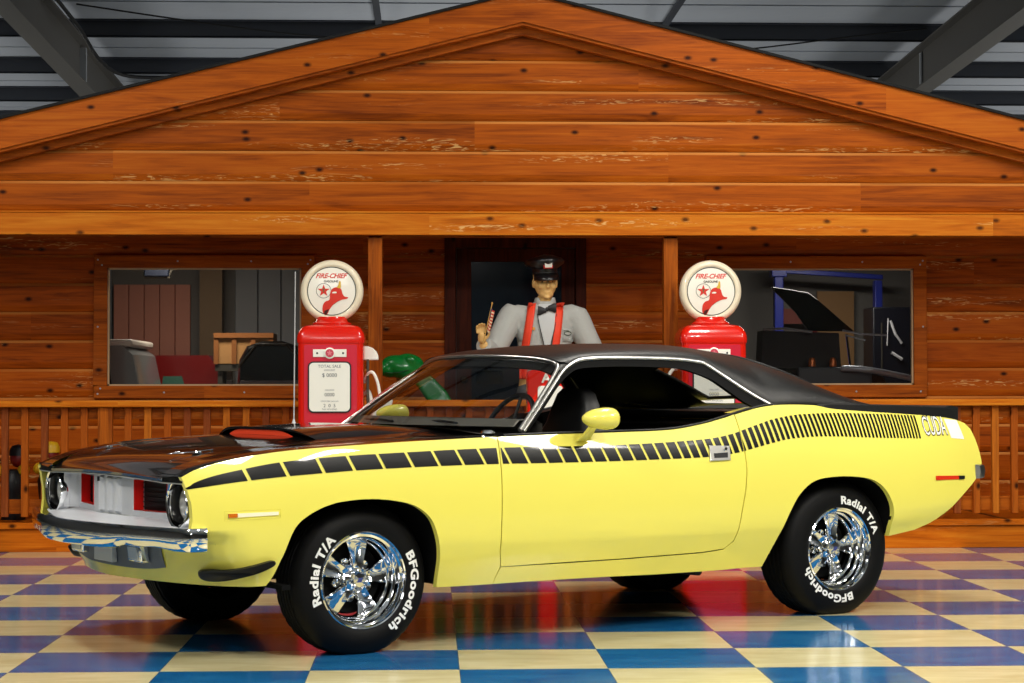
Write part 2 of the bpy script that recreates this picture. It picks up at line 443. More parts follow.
# bridging strut and cables up under the roof
mb = MB(); mb.box((-.60, 20.4, ceil_z(20.4)-.19), (-.53, 23.0, ceil_z(22)-.10)); tag(mb.obj('purlin_brace', m_purlin), kind='structure')
mb = MB(); mb.box((2.62, 20.4, ceil_z(20.4)-.19), (2.69, 23.0, ceil_z(22)-.10)); tag(mb.obj('purlin_brace', m_purlin), kind='structure')
m_cable = mat('black_cable', srgb(14,14,16), .6)
mb = MB(); mb.tube(spline([(-3.74,20.2,5.05),(-3.62,21,4.86),(-3.5,21.6,4.62),(-3.3,22.2,4.55),(-2.7,22.6,4.6)], 6), .02, 8)
tag(mb.obj('ceiling_cable', m_cable), 'thick black cable looping down beside the steel beam at upper left', 'cable')
mb = MB(); mb.tube(spline([(-3.55,20.4,5.0),(-2.5,20.9,4.93),(-1.4,21.4,4.88),(-.3,22.0,4.9)], 6), .009, 6)
tag(mb.obj('ceiling_cable', m_cable), 'thin black wire strung along the roof left of the gable peak', 'cable')
mb = MB(); mb.tube(spline([(5.35,21.4,4.98),(4.6,21.6,4.93),(3.6,22,4.86),(2.9,22.3,4.86)], 6), .009, 6)
tag(mb.obj('ceiling_cable', m_cable), 'thin black wire strung along the roof right of the gable peak', 'cable')
# hall walls (behind the cabin and behind the camera)
m_hall = mat('hall_wall_paint', srgb(120,120,118), .7)
for nm, a, b in (('wall_back', (-16,36,0), (18,36.1,5.6)), ('wall_front', (-16,-7.1,0), (18,-7,6.4)), ('wall_left', (-16.1,-7,0), (-16,36,6.4)), ('wall_right', (18,-7,0), (18.1,36,6.4))):
    mb = MB(); mb.box(a, b); tag(mb.obj(nm, m_hall), kind='structure')

# ------------------------------------------------------------------ cabin front
CX, RZ, SL = .655, 3.905, .2495        # ridge line x, top of the rake at the ridge, roof pitch
def rake(x): return RZ - SL*abs(x-CX)
def board_rows(mb, z0, z1, pitch, Y, x0, x1, openings=(), clip=None, depth=.018):
    n0 = int(math.floor((z0-Z0)/pitch)); z = Z0+n0*pitch
    BV = .020
    def yo(t):
        if t < .05: return -.004+(depth+.004)*(t/.05)**.5
        if t < pitch-BV: return depth
        return .003+(depth-.003)*(1-(t-(pitch-BV))/BV)
    while z < z1-1e-6:
        br = {max(z, z0), min(z+pitch, z1)}
        for t in (.004, .018, .05, pitch-BV): 
            if z0 < z+t < z1: br.add(z+t)
        for o in openings:
            for q in (o[2], o[3]):
                if z < q < z+pitch and z0 < q < z1: br.add(q)
        br = sorted(br)
        for a, b in zip(br, br[1:]):
            mid = (a+b)/2; iv = [(x0, x1)]
            for o in openings:
                if o[2] < mid < o[3]:
                    nv = []
                    for p, q in iv:
                        if o[0] > p: nv.append((p, min(q, o[0])))
                        if o[1] < q: nv.append((max(p, o[1]), q))
                    iv = [i for i in nv if i[1]-i[0] > 1e-4]
            ya, yb = Y-yo(a-z+1e-9), Y-yo(b-z-1e-9)
            for p, q in iv:
                pa, qa, pb, qb = p, q, p, q
                if clip:
                    pa, qa = clip(a); pb, qb = clip(b)
                    pa, qa, pb, qb = max(p, pa), min(q, qa), max(p, pb), min(q, qb)
                    if qa-pa < .01: continue
                    if qb < pb: pb = qb = (pa+qa)/2
                mb.poly([(pa, ya, a), (qa, ya, a), (qb, yb, b), (pb, yb, b)])
        z += pitch
YF = 14.2
Z0 = 2.377-6*PITCH*2
mb = MB()
def gclip(z):
    d = (RZ-.20-z)/SL
    return (CX-max(d, 0), CX+max(d, 0))
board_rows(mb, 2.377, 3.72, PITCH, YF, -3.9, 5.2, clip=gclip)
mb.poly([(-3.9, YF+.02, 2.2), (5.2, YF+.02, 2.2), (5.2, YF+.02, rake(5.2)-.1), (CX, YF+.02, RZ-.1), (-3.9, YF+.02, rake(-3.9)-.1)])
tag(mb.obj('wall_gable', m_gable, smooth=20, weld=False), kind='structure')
# horizontal fascia above the porch, rake boards and the roof behind them
mb = MB(); mb.box((-3.95, YF-.05, 2.214), (5.25, YF, 2.377)); mb.box((-3.95, YF-.058, 2.366), (5.25, YF, 2.380))
tag(mb.obj('trim_1', m_fascia, bevel=.004), kind='structure')
def slope_board(x_a, x_b, dz0, dz1, ya, yb):
    mb = MB()
    R = []
    for x in (x_a, x_b): R.append([(x, ya, rake(x)+dz0), (x, yb, rake(x)+dz0), (x, yb, rake(x)+dz1), (x, ya, rake(x)+dz1)])
    mb.rings(R); return mb
for k, (xa, xb) in enumerate(((-4.1, CX), (CX, 5.4))):
    for j, (d0, d1, ya, yb, mm) in enumerate(((-.215, -.01, 13.98, 14.02, m_rake), (-.285, -.215, 14.10, 14.17, m_frame), (-.235, -.215, 14.0, 14.2, m_frame))):
        mb = slope_board(xa, xb, d0, d1, ya, yb)
        tag(mb.obj('trim_%d' % (2+k*3+j), mm), kind='structure')
    mb = slope_board(xa, xb, -.012, .006, 13.95, 18.6)
    tag(mb.obj('roof_%s' % ('left' if k == 0 else 'right'), m_shingle), kind='structure')

# porch wall with its openings
YW = 15.3
LW, RW, DR = (-2.416, -.965, 1.158, 2.045), (2.205, 3.695, 1.158, 2.045), (.20, 1.11, .2, 2.2)
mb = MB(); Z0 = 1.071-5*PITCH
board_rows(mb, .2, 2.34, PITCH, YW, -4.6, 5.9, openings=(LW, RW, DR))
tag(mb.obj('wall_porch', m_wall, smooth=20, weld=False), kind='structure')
mb = MB(); mb.box((-4.6, 14.22, 2.34), (5.9, 15.4, 2.40)); tag(mb.obj('porch_ceiling', m_wall), kind='structure')
mb = MB(); mb.box((-4.6, 14.24, .15), (5.9, 15.3, .2)); tag(mb.obj('porch_deck', m_deck), kind='structure')
mb = MB(); mb.box((-4.6, 14.22, 0), (5.9, 14.26, .185)); mb.box((-4.6, 14.2, .160), (5.9, 14.36, .203))
tag(mb.obj('baseboard_front', m_deck, bevel=.004), kind='structure')

m_glaz = mat('pale_glazing_bead', srgb(190,160,120), .5)
for n, W_ in ((1, LW), (2, RW)):
    x0, x1, z0, z1 = W_
    win = empty('window_%d' % n, ((x0+x1)/2, YW, (z0+z1)/2)); tag(win, kind='structure')
    def rel(a): return (a[0]-(x0+x1)/2, a[1]-YW, a[2]-(z0+z1)/2)
    mb = MB()
    for a, b in (((x0-.1, YW-.05, z1), (x1+.1, YW+.02, z1+.095)), ((x0-.1, YW-.05, z0-.095), (x1+.1, YW+.02, z0)), ((x0-.1, YW-.05, z0), (x0, YW+.02, z1)), ((x1, YW-.05, z0), (x1+.1, YW+.02, z1))):
        mb.box(rel(a), rel(b))
    mb.obj('window_frame', m_frame, win, bevel=.004)
    mb = MB()
    for a, b in (((x0, YW-.03, z1-.012), (x1, YW, z1)), ((x0, YW-.03, z0), (x1, YW, z0+.012)), ((x0, YW-.03, z0), (x0+.012, YW, z1)), ((x1-.012, YW-.03, z0), (x1, YW, z1))):
        mb.box(rel(a), rel(b))
    mb.obj('glazing_bead', m_glaz, win)
    mb = MB(); mb.box(rel((x0, YW-.008, z0)), rel((x1, YW-.002, z1))); mb.obj('pane', m_winglass, win)
    mb = MB()
    for (px, pz) in ((x0-.07, z1+.06), (x0-.04, z1+.02), (x0-.07, (z0+z1)/2), (x0-.05, z0-.02), (x0-.07, z0-.06), (x1+.07, z1+.06), (x1+.05, z1+.03), (x1+.07, (z0+z1)/2), (x1+.05, z0-.05), ((x0+x1)/2-.2, z1+.05), ((x0+x1)/2+.35, z1+.05), ((x0+x1)/2-.3, z0-.05), ((x0+x1)/2+.3, z0-.05)):
        p = rel((px, YW-.052, pz)); mb.lathe([(.001, -.002), (.007, -.002), (.007, .004)], 8, p, 'Y')
    mb.obj('screw_head', m_clip, win)
# door
door = empty('door_1', (.655, YW, .2)); tag(door, kind='structure')
D = lambda x, y, z: (x-.655, y-YW, z-.2)
mb = MB()
for a, b in (((.115, YW-.05, .2), (.20, YW+.02, 2.30)), ((1.11, YW-.05, .2), (1.19, YW+.02, 2.30)), ((.20, YW-.05, 2.2), (1.11, YW+.02, 2.30))): mb.box(D(*a), D(*b))
mb.obj('door_frame', m_door, door, bevel=.004)
mb = MB()
for a, b in (((.205, YW-.02, .21), (.318, YW+.02, 2.195)), ((1.005, YW-.02, .21), (1.105, YW+.02, 2.195)), ((.318, YW-.02, 2.096), (1.005, YW+.02, 2.195)), ((.318, YW-.02, .21), (1.005, YW+.02, .45))): mb.box(D(*a), D(*b))
mb.obj('door_leaf', m_door, door, bevel=.003)
m_doorglass = mat('dark_door_glass', srgb(26,38,50), .08, spec=.5)
mb = MB(); mb.box(D(.318, YW-.004, .45), D(1.005, YW+.004, 2.096)); mb.obj('pane', m_doorglass, door)
mb = MB(); mb.tube([D(.262, YW-.02, 1.2), D(.262, YW-.07, 1.2)], .012, 10); mb.lathe([(.001,-.105),(.02,-.1),(.03,-.085),(.026,-.068),(.012,-.06)], 14, D(.262, YW, 1.2), 'Y')
mb.obj('door_knob', mat('dark_bronze', srgb(60,44,28), .4, .8), door)

# porch posts
for x, lab in ((-.381, 'square cedar porch post beside the green lizard figure'), (1.71, 'square cedar porch post standing just left of the second pump globe')):
    mb = MB(); mb.box((x-.05, 14.22, .2), (x+.05, 14.32, 2.216)); mb.box((x-.052, 14.218, .2), (x+.052, 14.322, .26))
    tag(mb.obj('porch_post', m_post, bevel=.004), lab, 'post', 'porch posts')

# railings
def railing(x0, x1, first, lab, newel=None):
    r = empty('porch_railing', ((x0+x1)/2, 14.26, .2)); x0 += .004; x1 -= .004; tag(r, lab, 'railing', 'porch railings')
    ox = (x0+x1)/2
    def bx(a, b): return (a[0]-ox, a[1]-14.26, a[2]-.2), (b[0]-ox, b[1]-14.26, b[2]-.2)
    mb = MB(); mb.box(*bx((x0, 14.16, 1.010), (x1, 14.33, 1.056))); mb.obj('cap_rail', m_fascia, r, bevel=.006)
    mb = MB(); mb.box(*bx((x0, 14.25, .925), (x1, 14.29, 1.010))); mb.obj('top_rail', m_frame, r, bevel=.003)
    mb = MB(); mb.box(*bx((x0, 14.25, .265), (x1, 14.29, .365))); mb.obj('bottom_rail', m_frame, r, bevel=.003)
    if newel is not None:
        mb = MB(); mb.box(*bx((newel-.05, 14.19, .2), (newel+.05, 14.25, 1.010))); mb.obj('newel_post', m_post, r, bevel=.004)
    x = first; k = 0; proto = []
    for i in range(3):
        mb = MB(); mb.box((-.024, -.05, .045), (.024, -.01, .810)); proto.append(mb)
    meshes = [None]*3
    pat = [0,1,0,1,0,0,1,0,2,0,1,1,2,2,1,0,2,0,1]
    while x < x1-.03:
        if newel is None or abs(x-newel) > .07:
            j = pat[k % len(pat)]
            if meshes[j] is None:
                o = proto[j].obj('baluster', m_bal[j], r, bevel=.003); meshes[j] = o
            else:
                o = meshes[j].copy(); COL.objects.link(o); o.parent = r
            o.location = (x-ox, 0, 0)
        elif newel is not None: x += .03
        x += .1372; k += 1
railing(-3.9, -.436, -3.096+.137*0, 'porch railing left of the first fuel pump with black and red figures behind it', newel=-2.262)
railing(-.326, 1.655, -.27, 'porch railing seen through the car windshield between the two porch posts')
railing(1.765, 4.9, 1.83, 'porch railing behind the yellow tail of the car', newel=None)
# ------------------------------------------------------------------ the car
car = empty('muscle_car', (-.7191182486, 9.4817948816, 0), .5400137342)
tag(car, 'yellow two-door muscle car with black vinyl roof and strobe stripes on the checkered floor', 'car')
m_yel = mat('lemon_paint', srgb(240, 229, 100), .35, coat=.8, spec=.3)
m_blk = mat('gloss_black_paint', srgb(10, 9, 10), .22, coat=1.0, spec=.5)
m_sat = mat('satin_black', srgb(12, 12, 13), .5)
m_decal = mat('black_stripe_vinyl', srgb(4, 4, 4), .3, coat=.6, coat_rough=.06, spec=.25)
m_vinyl = mat('black_vinyl_top', srgb(13, 13, 13), .40, spec=.5, bump=(260, .5, .002))
m_chrome = mat('chrome', (.82, .83, .85), .06, 1.0)
m_chrome2 = mat('brushed_trim', (.58, .57, .54), .28, 1.0)
m_rub = mat('tyre_rubber', srgb(6, 6, 7), .6, spec=.22)
m_white = mat('raised_white_letters', srgb(240, 240, 236), .6)
m_felt = mat('black_felt', srgb(8, 8, 8), .7, spec=.15)
m_under = mat('underbody_black', srgb(5, 5, 5), .8, spec=.2)
m_int = mat('black_interior_vinyl', srgb(9, 9, 10), .45)
m_dash = mat('dark_grey_dash', srgb(104, 100, 92), .55)
m_argent = mat('argent_silver', srgb(214, 217, 222), .36, .25)
m_redp = mat('red_grille_paint', srgb(205, 22, 14), .4)
m_lens = mat('lamp_glass', srgb(205, 205, 200), .12, .3, spec=.8)
m_ant = mat('antenna_steel', srgb(205, 205, 205), .5, .2)
m_amber = mat('amber_lens', srgb(205, 105, 20), .2)
m_clearl = mat('pale_lens', srgb(250, 244, 210), .25)
m_redl = mat('red_lens', srgb(215, 50, 25), .2)
m_orange = mat('orange_red_scoop', srgb(240, 72, 36), .45)

def car_side(s):
    """mapping of (u,z) on the body side to car coordinates; s=-1 is the driver's (near) side"""
    def fn(off=0.0): return lambda u, z: (u, s*(side_v(u, z)+off), z)
    return fn
def pline(fn, a, b, n): return [(a+(b-a)*i/n, fn(a+(b-a)*i/n)) for i in range(n+1)]

ARCH_F = [(.352,.272),(.348,.319),(.338,.423),(.308,.528),(.271,.591),(.201,.639),(.108,.663),(-.010,.675),(-.125,.671),(-.214,.656),(-.303,.620),(-.372,.565),(-.420,.455),(-.455,.362),(-.478,.324)]
ARCH_R = [(3.050,.385),(3.045,.449),(3.044,.501),(3.030,.557),(2.982,.626),(2.905,.675),(2.798,.696),(2.648,.702),(2.501,.686),(2.399,.624),(2.328,.527),(2.279,.42),(2.222,.268)]
DOOR_F = [(.664,.929),(.656,.783),(.650,.65),(.646,.516),(.650,.42),(.668,.349)]
DOOR_B = [(.668,.349),(1.005,.349),(1.346,.350),(1.817,.358),(1.948,.369),(1.998,.407),(2.013,.461),(2.030,.557),(2.053,.653),(2.069,.749),(2.071,.821),(2.069,.903),(2.066,1.014)]
gF = spline(ARCH_F, 4); gR = spline(ARCH_R, 4)
NOSE = [(-.66,.322),(-.66,.42),(-.66,.5),(-.835,.5),(-.820,.55),(-.812,.62),(-.816,.68),(-.830,.735),(-.846,.769)]
TAIL = [(3.05,.385),(3.241,.409),(3.357,.441),(3.486,.508),(3.588,.576),(3.705,.650),(3.765,.70),(3.785,.745),(3.778,.80),(3.764,.864),(3.740,.924),(3.70,.955),(3.64,.972)]
G = .0028
def shift(p, du, dz): return [(a+du, b+dz) for a, b in p]

LO = P([(-.90,.725),(-.819,.737),(-.579,.766),(-.398,.781),(-.225,.791),(-.081,.798),(.234,.806),(.464,.809),(.651,.810),(.926,.808),(1.263,.808),(1.491,.810),(1.669,.812),(1.837,.816),(2.011,.831),(2.197,.865),(2.384,.895),(2.573,.903),(2.651,.902),(2.979,.890),(3.297,.881),(3.7,.870)])
HI = P([(-.90,.728),(-.826,.744),(-.8,.762),(-.6,.812),(-.423,.840),(-.259,.853),(-.108,.861),(-.001,.865),(.243,.872),(.425,.877),(.662,.881),(.794,.882),(1.214,.881),(1.515,.886),(1.743,.895),(1.877,.903),(2.002,.921),(2.169,.962),(2.326,.997),(2.496,1.014),(2.698,1.018),(2.986,1.012),(3.314,.999),(3.7,.972)])
gaps = [-.566,-.395,-.23,-.085,.061,.204,.339,.462,.577,.711,.813,.913,1.004,1.091,1.173,1.252,1.332,1.408,1.485,1.559,1.626,1.693,1.749]
gsp = P([(1.7,.056),(2.0,.045),(2.3,.034),(2.65,.029),(3.3,.0225)])
while gaps[-1] < 3.29: gaps.append(gaps[-1]+gsp(gaps[-1]))
gwid = P([(-.6,.016),(1.0,.014),(2.3,.0145),(2.8,.0125),(3.3,.0105)])
KS = P([(-.6,.42),(.4,.46),(.92,.405),(1.52,.366),(1.81,.282),(2.33,.149),(2.6,.08),(2.99,-.04),(3.3,-.05)])
def bars(u0, u1):
    """black bars between two slanted gaps, clipped at vertical panel edges"""
    bl = []
    ge = [-.86] + gaps
    for i in range(len(ge)-1):
        a = ge[i] + (gwid(ge[i])/2 if i else 0); b = ge[i+1]-gwid(ge[i+1])/2
        za = LO(a); zb = LO(b)
        if i == 0:
            lo = [(-.83+.02*k, LO(-.83+.02*k)) for k in range(0, 12)]
            lo = [p for p in lo if p[0] < b-.01]
            hi = [(x, HI(x)) for x in (-.815,-.8,-.77,-.74,-.70,-.66,-.63) if x < b-.03]
            K = KS(b); top = b-K*(HI(b-.02)-zb)
            pl = [(-.836,.742)] + lo + [(b, zb), (top, HI(top))] + hi[::-1]
        else:
            ta = a-KS(a)*(HI(a-.03)-za); tb = b-KS(b)*(HI(b-.03)-zb)
            n = 3
            pl = [(a+(b-a)*k/n, LO(a+(b-a)*k/n)) for k in range(n+1)] + [(tb+(ta-tb)*k/n, HI(tb+(ta-tb)*k/n)) for k in range(n+1)]
        # clip to [u0,u1]
        def clip(pl, f, g):
            out = []
            for j in range(len(pl)):
                p, q = pl[j-1], pl[j]
                ip, iq = f(p), f(q)
                if ip != iq:
                    t = (g-p[0])/(q[0]-p[0]); out.append((g, p[1]+t*(q[1]-p[1])))
                if iq: out.append(q)
            return out
        pl = clip(pl, lambda p: p[0] >= u0, u0)
        if pl: pl = clip(pl, lambda p: p[0] <= u1, u1)
        if len(pl) > 2 and max(p[0] for p in pl)-min(p[0] for p in pl) > .004: bl.append(pl)
    return bl
def stripe(fn, u0, u1, parent):
    mb = MB(); e = 1e-3; nrm = []
    for pl in bars(u0, u1):
        pl2 = densify(pl, .02)
        xs = [p[0] for p in pl2]; ys = [p[1] for p in pl2]
        pts = list(pl2); n = len(pl2)
        x = min(xs)
        while x < max(xs):
            y = min(ys)
            while y < max(ys):
                if inside((x, y), pl2) and min((x-a)**2+(y-b)**2 for a, b in pl2) > .0001: pts.append((x, y))
                y += .02
            x += .02
        V, E, F, *_ = delaunay_2d_cdt([Vector(p) for p in pts], [(i, (i+1) % n) for i in range(n)], [], 1, 1e-7)
        base = len(mb.v)
        for p in V:
            mb.vert(fn(p.x, p.y))
            d = (Vector(fn(p.x+e, p.y))-Vector(fn(p.x-e, p.y))).cross(Vector(fn(p.x, p.y+e))-Vector(fn(p.x, p.y-e))).normalized()
            nrm.append(d if d.y*fn(p.x, p.y)[1] > 0 else -d)
        for q in F:
            q = [base+i for i in q]
            g = (Vector(mb.v[q[1]])-Vector(mb.v[q[0]])).cross(Vector(mb.v[q[2]])-Vector(mb.v[q[0]]))
            if g.dot(nrm[q[0]]) < 0: q.reverse()
            mb.face(q)
    o = mb.obj('side_stripe', m_decal, parent, weld=False, recalc=False)
    o.data.shade_smooth(); o.data.normals_split_custom_set_from_vertices([tuple(n) for n in nrm])
    o['label'] = 'row of slanted black strobe bars'
    return o

for s in (-1, 1):
    fn = car_side(s); S0 = fn(0.0); SD = fn(.0016); inw = (0, -s*.03, 0)
    flip = s < 0
    # ---- front fender
    out = pline(belt_z, -.846, .664-G, 30) + [(a-G, b) for a, b in DOOR_F[1:]] + [(.652,.30),(.645,.270)] + [(.462,.270)] + gF + [(-.552,.322)] + NOSE[:-1]
    ff = sheet('front_fender', out, S0, m_yel, car, .03, inw, dens=.02, flip=not flip)
    stripe(SD, -.9, .646, ff)
    mb = MB(); mb.prism([(-.667,.616),(-.450,.622),(-.450,.636),(-.667,.633)], lambda a, b, d: (a, s*(side_v(a, b)+d), b), .001, .006)
    mb.cur = 1; mb.prism([(-.667,.6165),(-.629,.6175),(-.629,.6335),(-.667,.633)], lambda a, b, d: (a, s*(side_v(a, b)+d), b), .0012, .0075)
    mb.obj('side_marker', [m_clearl, m_amber], ff)
    mb = MB()
    loop = densify([(-.680,.605),(-.438,.611),(-.438,.647),(-.680,.644)], .03)
    mb.tube([(a, s*(side_v(a, b)+.0005), b) for a, b in loop], .0012, 6, closed=True); mb.obj('marker_gasket', m_yel, ff)
    # air dam blade under the bumper corner
    dam = spline([(-.700,.376),(-.698,.391),(-.676,.397),(-.641,.396),(-.596,.405),(-.533,.420),(-.478,.433),(-.463,.425),(-.470,.409),(-.523,.384),(-.586,.363),(-.633,.346),(-.667,.343),(-.688,.354)], 3, True)
    def dfn(a, b, d):
        t = max(0, (a+.70)/.24)
        return (a-.55*max(0, d)*(1-t)**1.5, s*(side_v(a, b)+d*(1-.35*t)), b)
    mb = MB(); n = len(dam); rings = []
    cxm = sum(p[0] for p in dam)/n; czm = sum(p[1] for p in dam)/n
    for d, k in ((-.01, 1.0), (.030, 1.0), (.046, .96), (.050, .86)):
        rings.append([dfn(cxm+(a-cxm)*(.5+.5*k), b+(P([(-.77,.378),(-.6,.388),(-.46,.427)])(a)-b)*(1-k), d) for a, b in dam])
    mb.rings(rings); mb.obj('air_dam', m_sat, ff, smooth=50)
    # fender top, black
    def ftop(u, t):     # t 0 at the shoulder, 1 at the hood seam
        v0 = side_v(u, belt_z(u)); v = v0 + (.645-v0)*t; u = u-.02*t*max(0, min(1, (-.5-u)/.34))
        return (u, s*v, belt_z(u) + .006*math.sin(min(1, t*3)*PI/2) + .002*t)
    mb = MB(); mb.grid(ftop, [-.846+i*(.80+.846)/44 for i in range(45)], [i/8 for i in range(9)])
    mb.obj('fender_top', m_blk, ff, smooth=40)
    # ---- door
    out = [(a+G, b) for a, b in DOOR_F] + [(a-(G if i > 4 else 0), b+G) for i, (a, b) in enumerate(DOOR_B[1:])] + pline(belt_z, 2.066-G, .664+G, 26)[1:-1]
    dr = sheet('door', out, S0, m_yel, car, .03, inw, dens=.02, flip=not flip)
    stripe(SD, .668, 2.064, dr)
    hp = spline([(1.848,.80),(1.855,.797),(1.962,.799),(1.970,.803),(1.977,.862),(1.973,.867),(1.862,.870),(1.856,.866)], 2, True)
    mb = MB(); mb.prism(hp, lambda a, b, d: (a, s*(side_v(a, b)+d), b), 0, .010)
    mb.obj('door_handle', m_chrome2, dr, bevel=.003)['label'] = 'chrome flip-up door handle'
    mb = MB(); mb.prism([(1.872,.811),(1.953,.812),(1.957,.836),(1.874,.833)], lambda a, b, d: (a, s*(side_v(a, b)+d), b), .0095, .0112); mb.obj('handle_recess', m_sat, dr)
    mb = MB(); mb.lathe([(.001,.011),(.009,.011),(.011,.014),(.006,.016),(.001,.016)], 14, (1.945, 0, .852), 'Y')
    mb.v = [(x, s*(side_v(1.945,.852)+y), z) for x, y, z in mb.v]; mb.obj('door_lock', m_chrome, dr)
    # inner door top and inner skin
    mb = MB(); us = [.66+i*(2.36-.66)/24 for i in range(25)]
    mb.grid(lambda u, t: (u, s*(side_v(u, belt_z(u))*(1-t)+(min(glass_v(belt_z(u)), side_v(u, belt_z(u)))-.03)*t), belt_z(u)+.004*(1-t)), us, [0, .35, 1])
    mb.obj('belt_moulding', m_sat, dr)
    mb = MB(); mb.grid(lambda u, t: (u, s*(min(glass_v(belt_z(u)), side_v(u, belt_z(u)))-.03-.01*t), belt_z(u)-t*.62), us, [0, .2, .6, 1]); mb.obj('door_inner_panel', m_int, dr)
    # ---- quarter panel with rocker
    out = [(.645+G, .270), (.652+G,.30)] + [(.668+G, .349-G)] + [(a+(G if i > 3 else 0), b-G) for i, (a, b) in enumerate(DOOR_B[1:-1])] + [(2.066+G, belt_z(2.07))] + pline(belt_z, 2.085, 3.62, 40) + TAIL[::-1][1:] + gR[1:] + [(2.121,.269),(1.96,.264),(1.57,.264),(1.241,.269),(.862,.271)]
    qp = sheet('quarter_panel', out, S0, m_yel, car, .03, inw, dens=.02, flip=not flip)
    stripe(SD, 2.070, 3.30, qp)
    mb = MB(); mb.prism([(3.364,.664),(3.604,.662),(3.606,.680),(3.364,.686)], lambda a, b, d: (a, s*(side_v(a, b)+d), b), .001, .006)
    mb.cur = 1; mb.prism([(3.555,.6625),(3.604,.662),(3.606,.680),(3.556,.6815)], lambda a, b, d: (a, s*(side_v(a, b)+d), b), .0012, .0072)
    mb.obj('side_marker', [m_redl, m_sat], qp)
    # lettering at the end of the stripe, slanted like the bars
    def lfn(off):
        def g(x, y, z=0):
            zz = .940 + y*.9; uu = 3.425 + (x if s < 0 else -x) + .05*(zz-.94)
            return (uu, s*(side_v(uu, zz)+off), zz)
        return g
    mb = MB()
    v_, f_ = text_geo('CUDA', size=.165, bold=.0060, spacing=1.0); b0 = len(mb.v); w = max(p[0] for p in v_)-min(p[0] for p in v_)
    kx = .190/w
    for p in v_: mb.vert(lfn(.0018)(p[0]*kx, p[1]*.94))
    for q in f_: mb.face([b0+i for i in q])
    mb.cur = 1
    v_, f_ = text_geo('CUDA', size=.165, bold=-.0004, spacing=1.0); b0 = len(mb.v)
    for p in v_: mb.vert(lfn(.0026)(p[0]*kx, p[1]*.94))
    for q in f_: mb.face([b0+i for i in q])
    mb.obj('lettering', [m_decal, m_white], qp, weld=False)['label'] = 'white outlined CUDA lettering'
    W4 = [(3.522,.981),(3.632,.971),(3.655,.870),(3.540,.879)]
    (lambda mt_: sheet('white_patch', W4, SD, mt_, qp, .02, flip=not flip))( mat('white_patch_mat', srgb(246,246,240), .35, coat=.4))['label'] = 'white slanted patch behind the lettering'  # plain white slanted patch on the quarter panel
    # wheel wells
    for nm, pts in (('wheel_well', gF), ('wheel_well', gR)):
        mb = MB(); mb.grid(lambda i, t: (pts[int(i)][0], s*((side_v(*pts[int(i)])-.012)*(1-t)+.50*t), pts[int(i)][1]+.012), range(len(pts)), [0, 1])
        cu = sum(p[0] for p in pts)/len(pts)
        mb.poly([(p[0], s*.50, p[1]+.012) for p in pts])
        mb.obj(nm, m_under, ff if pts is gF else qp)

# ---- nose below the bumper, wraps round the front
def val(t, z):
    # t in [-1,1] runs round the front; superellipse in plan matched to side_v at u=-.70
    u0 = nose_u0(z); m_ = nose_m(z)
    s = -1 if t < 0 else 1
    a = abs(t); t0 = .16/(-.5-u0)
    u = -.5+(u0+.5)*(1-(1-t0)*a**m_)
    return (u, s*side_v(u, z)*min(1, a*40), z)
mb = MB(); zs = [.322+.179*i/14 for i in range(15)]
mb.grid(val, [-1+2*i/120 for i in range(121)], zs)
lowr = [val(-1+2*i/120, .322) for i in range(121)]
mb.rings([lowr, [(x+.05, y*.98, z+.012) for x, y, z in lowr]], closed=False, caps=False)
valance = mb.obj('front_valance', m_yel, car, smooth=55)
# grey recess with the two rectangular lamps
mb = MB()
def nose_front(v, z):
    lo, hi = -1.2, -.45
    u0 = nose_u0(z)
    a, b = u0+.0005, -.5
    for _ in range(40):
        m_ = (a+b)/2
        if side_v(m_, z) < abs(v): a = m_
        else: b = m_
    return max(b, u0+.001)
mb.grid(lambda v, t: (nose_front(v, .368+.02*abs(v/.5)**4+(.13-.02*abs(v/.5)**4)*t)-.005, v, .368+.02*abs(v/.5)**4+(.13-.02*abs(v/.5)**4)*t), [-.50+1.0*i/40 for i in range(41)], [0, .25, .5, .75, 1.0])
mb.obj('valance_inset', mat('grey_recess', srgb(104,110,120), .5), valance, smooth=60)
mb = MB(); mb.prism([(-.105,.385),(.105,.385),(.095,.497),(-.095,.497)], lambda a, b, d: (nose_front(a, b)+d, a, b), -.008, -.035)
mb.obj('licence_plate_mount', m_argent, valance, bevel=.004)
for v in (-.335, .335):
    mb = MB(); mb.prism([(v-.070,.402),(v+.070,.402),(v+.070,.480),(v-.070,.480)], lambda a, b, d: (nose_front(v, b)+d, a, b), .0, -.045)
    l = mb.obj('parking_lamp', m_chrome, valance, bevel=.008)
    mb = MB(); mb.prism([(v-.052,.414),(v+.052,.414),(v+.052,.468),(v-.052,.468)], lambda a, b, d: (nose_front(v, b)+d, a, b), -.044, -.049)
    mb.obj('lamp_lens', m_lens, valance, bevel=.003)

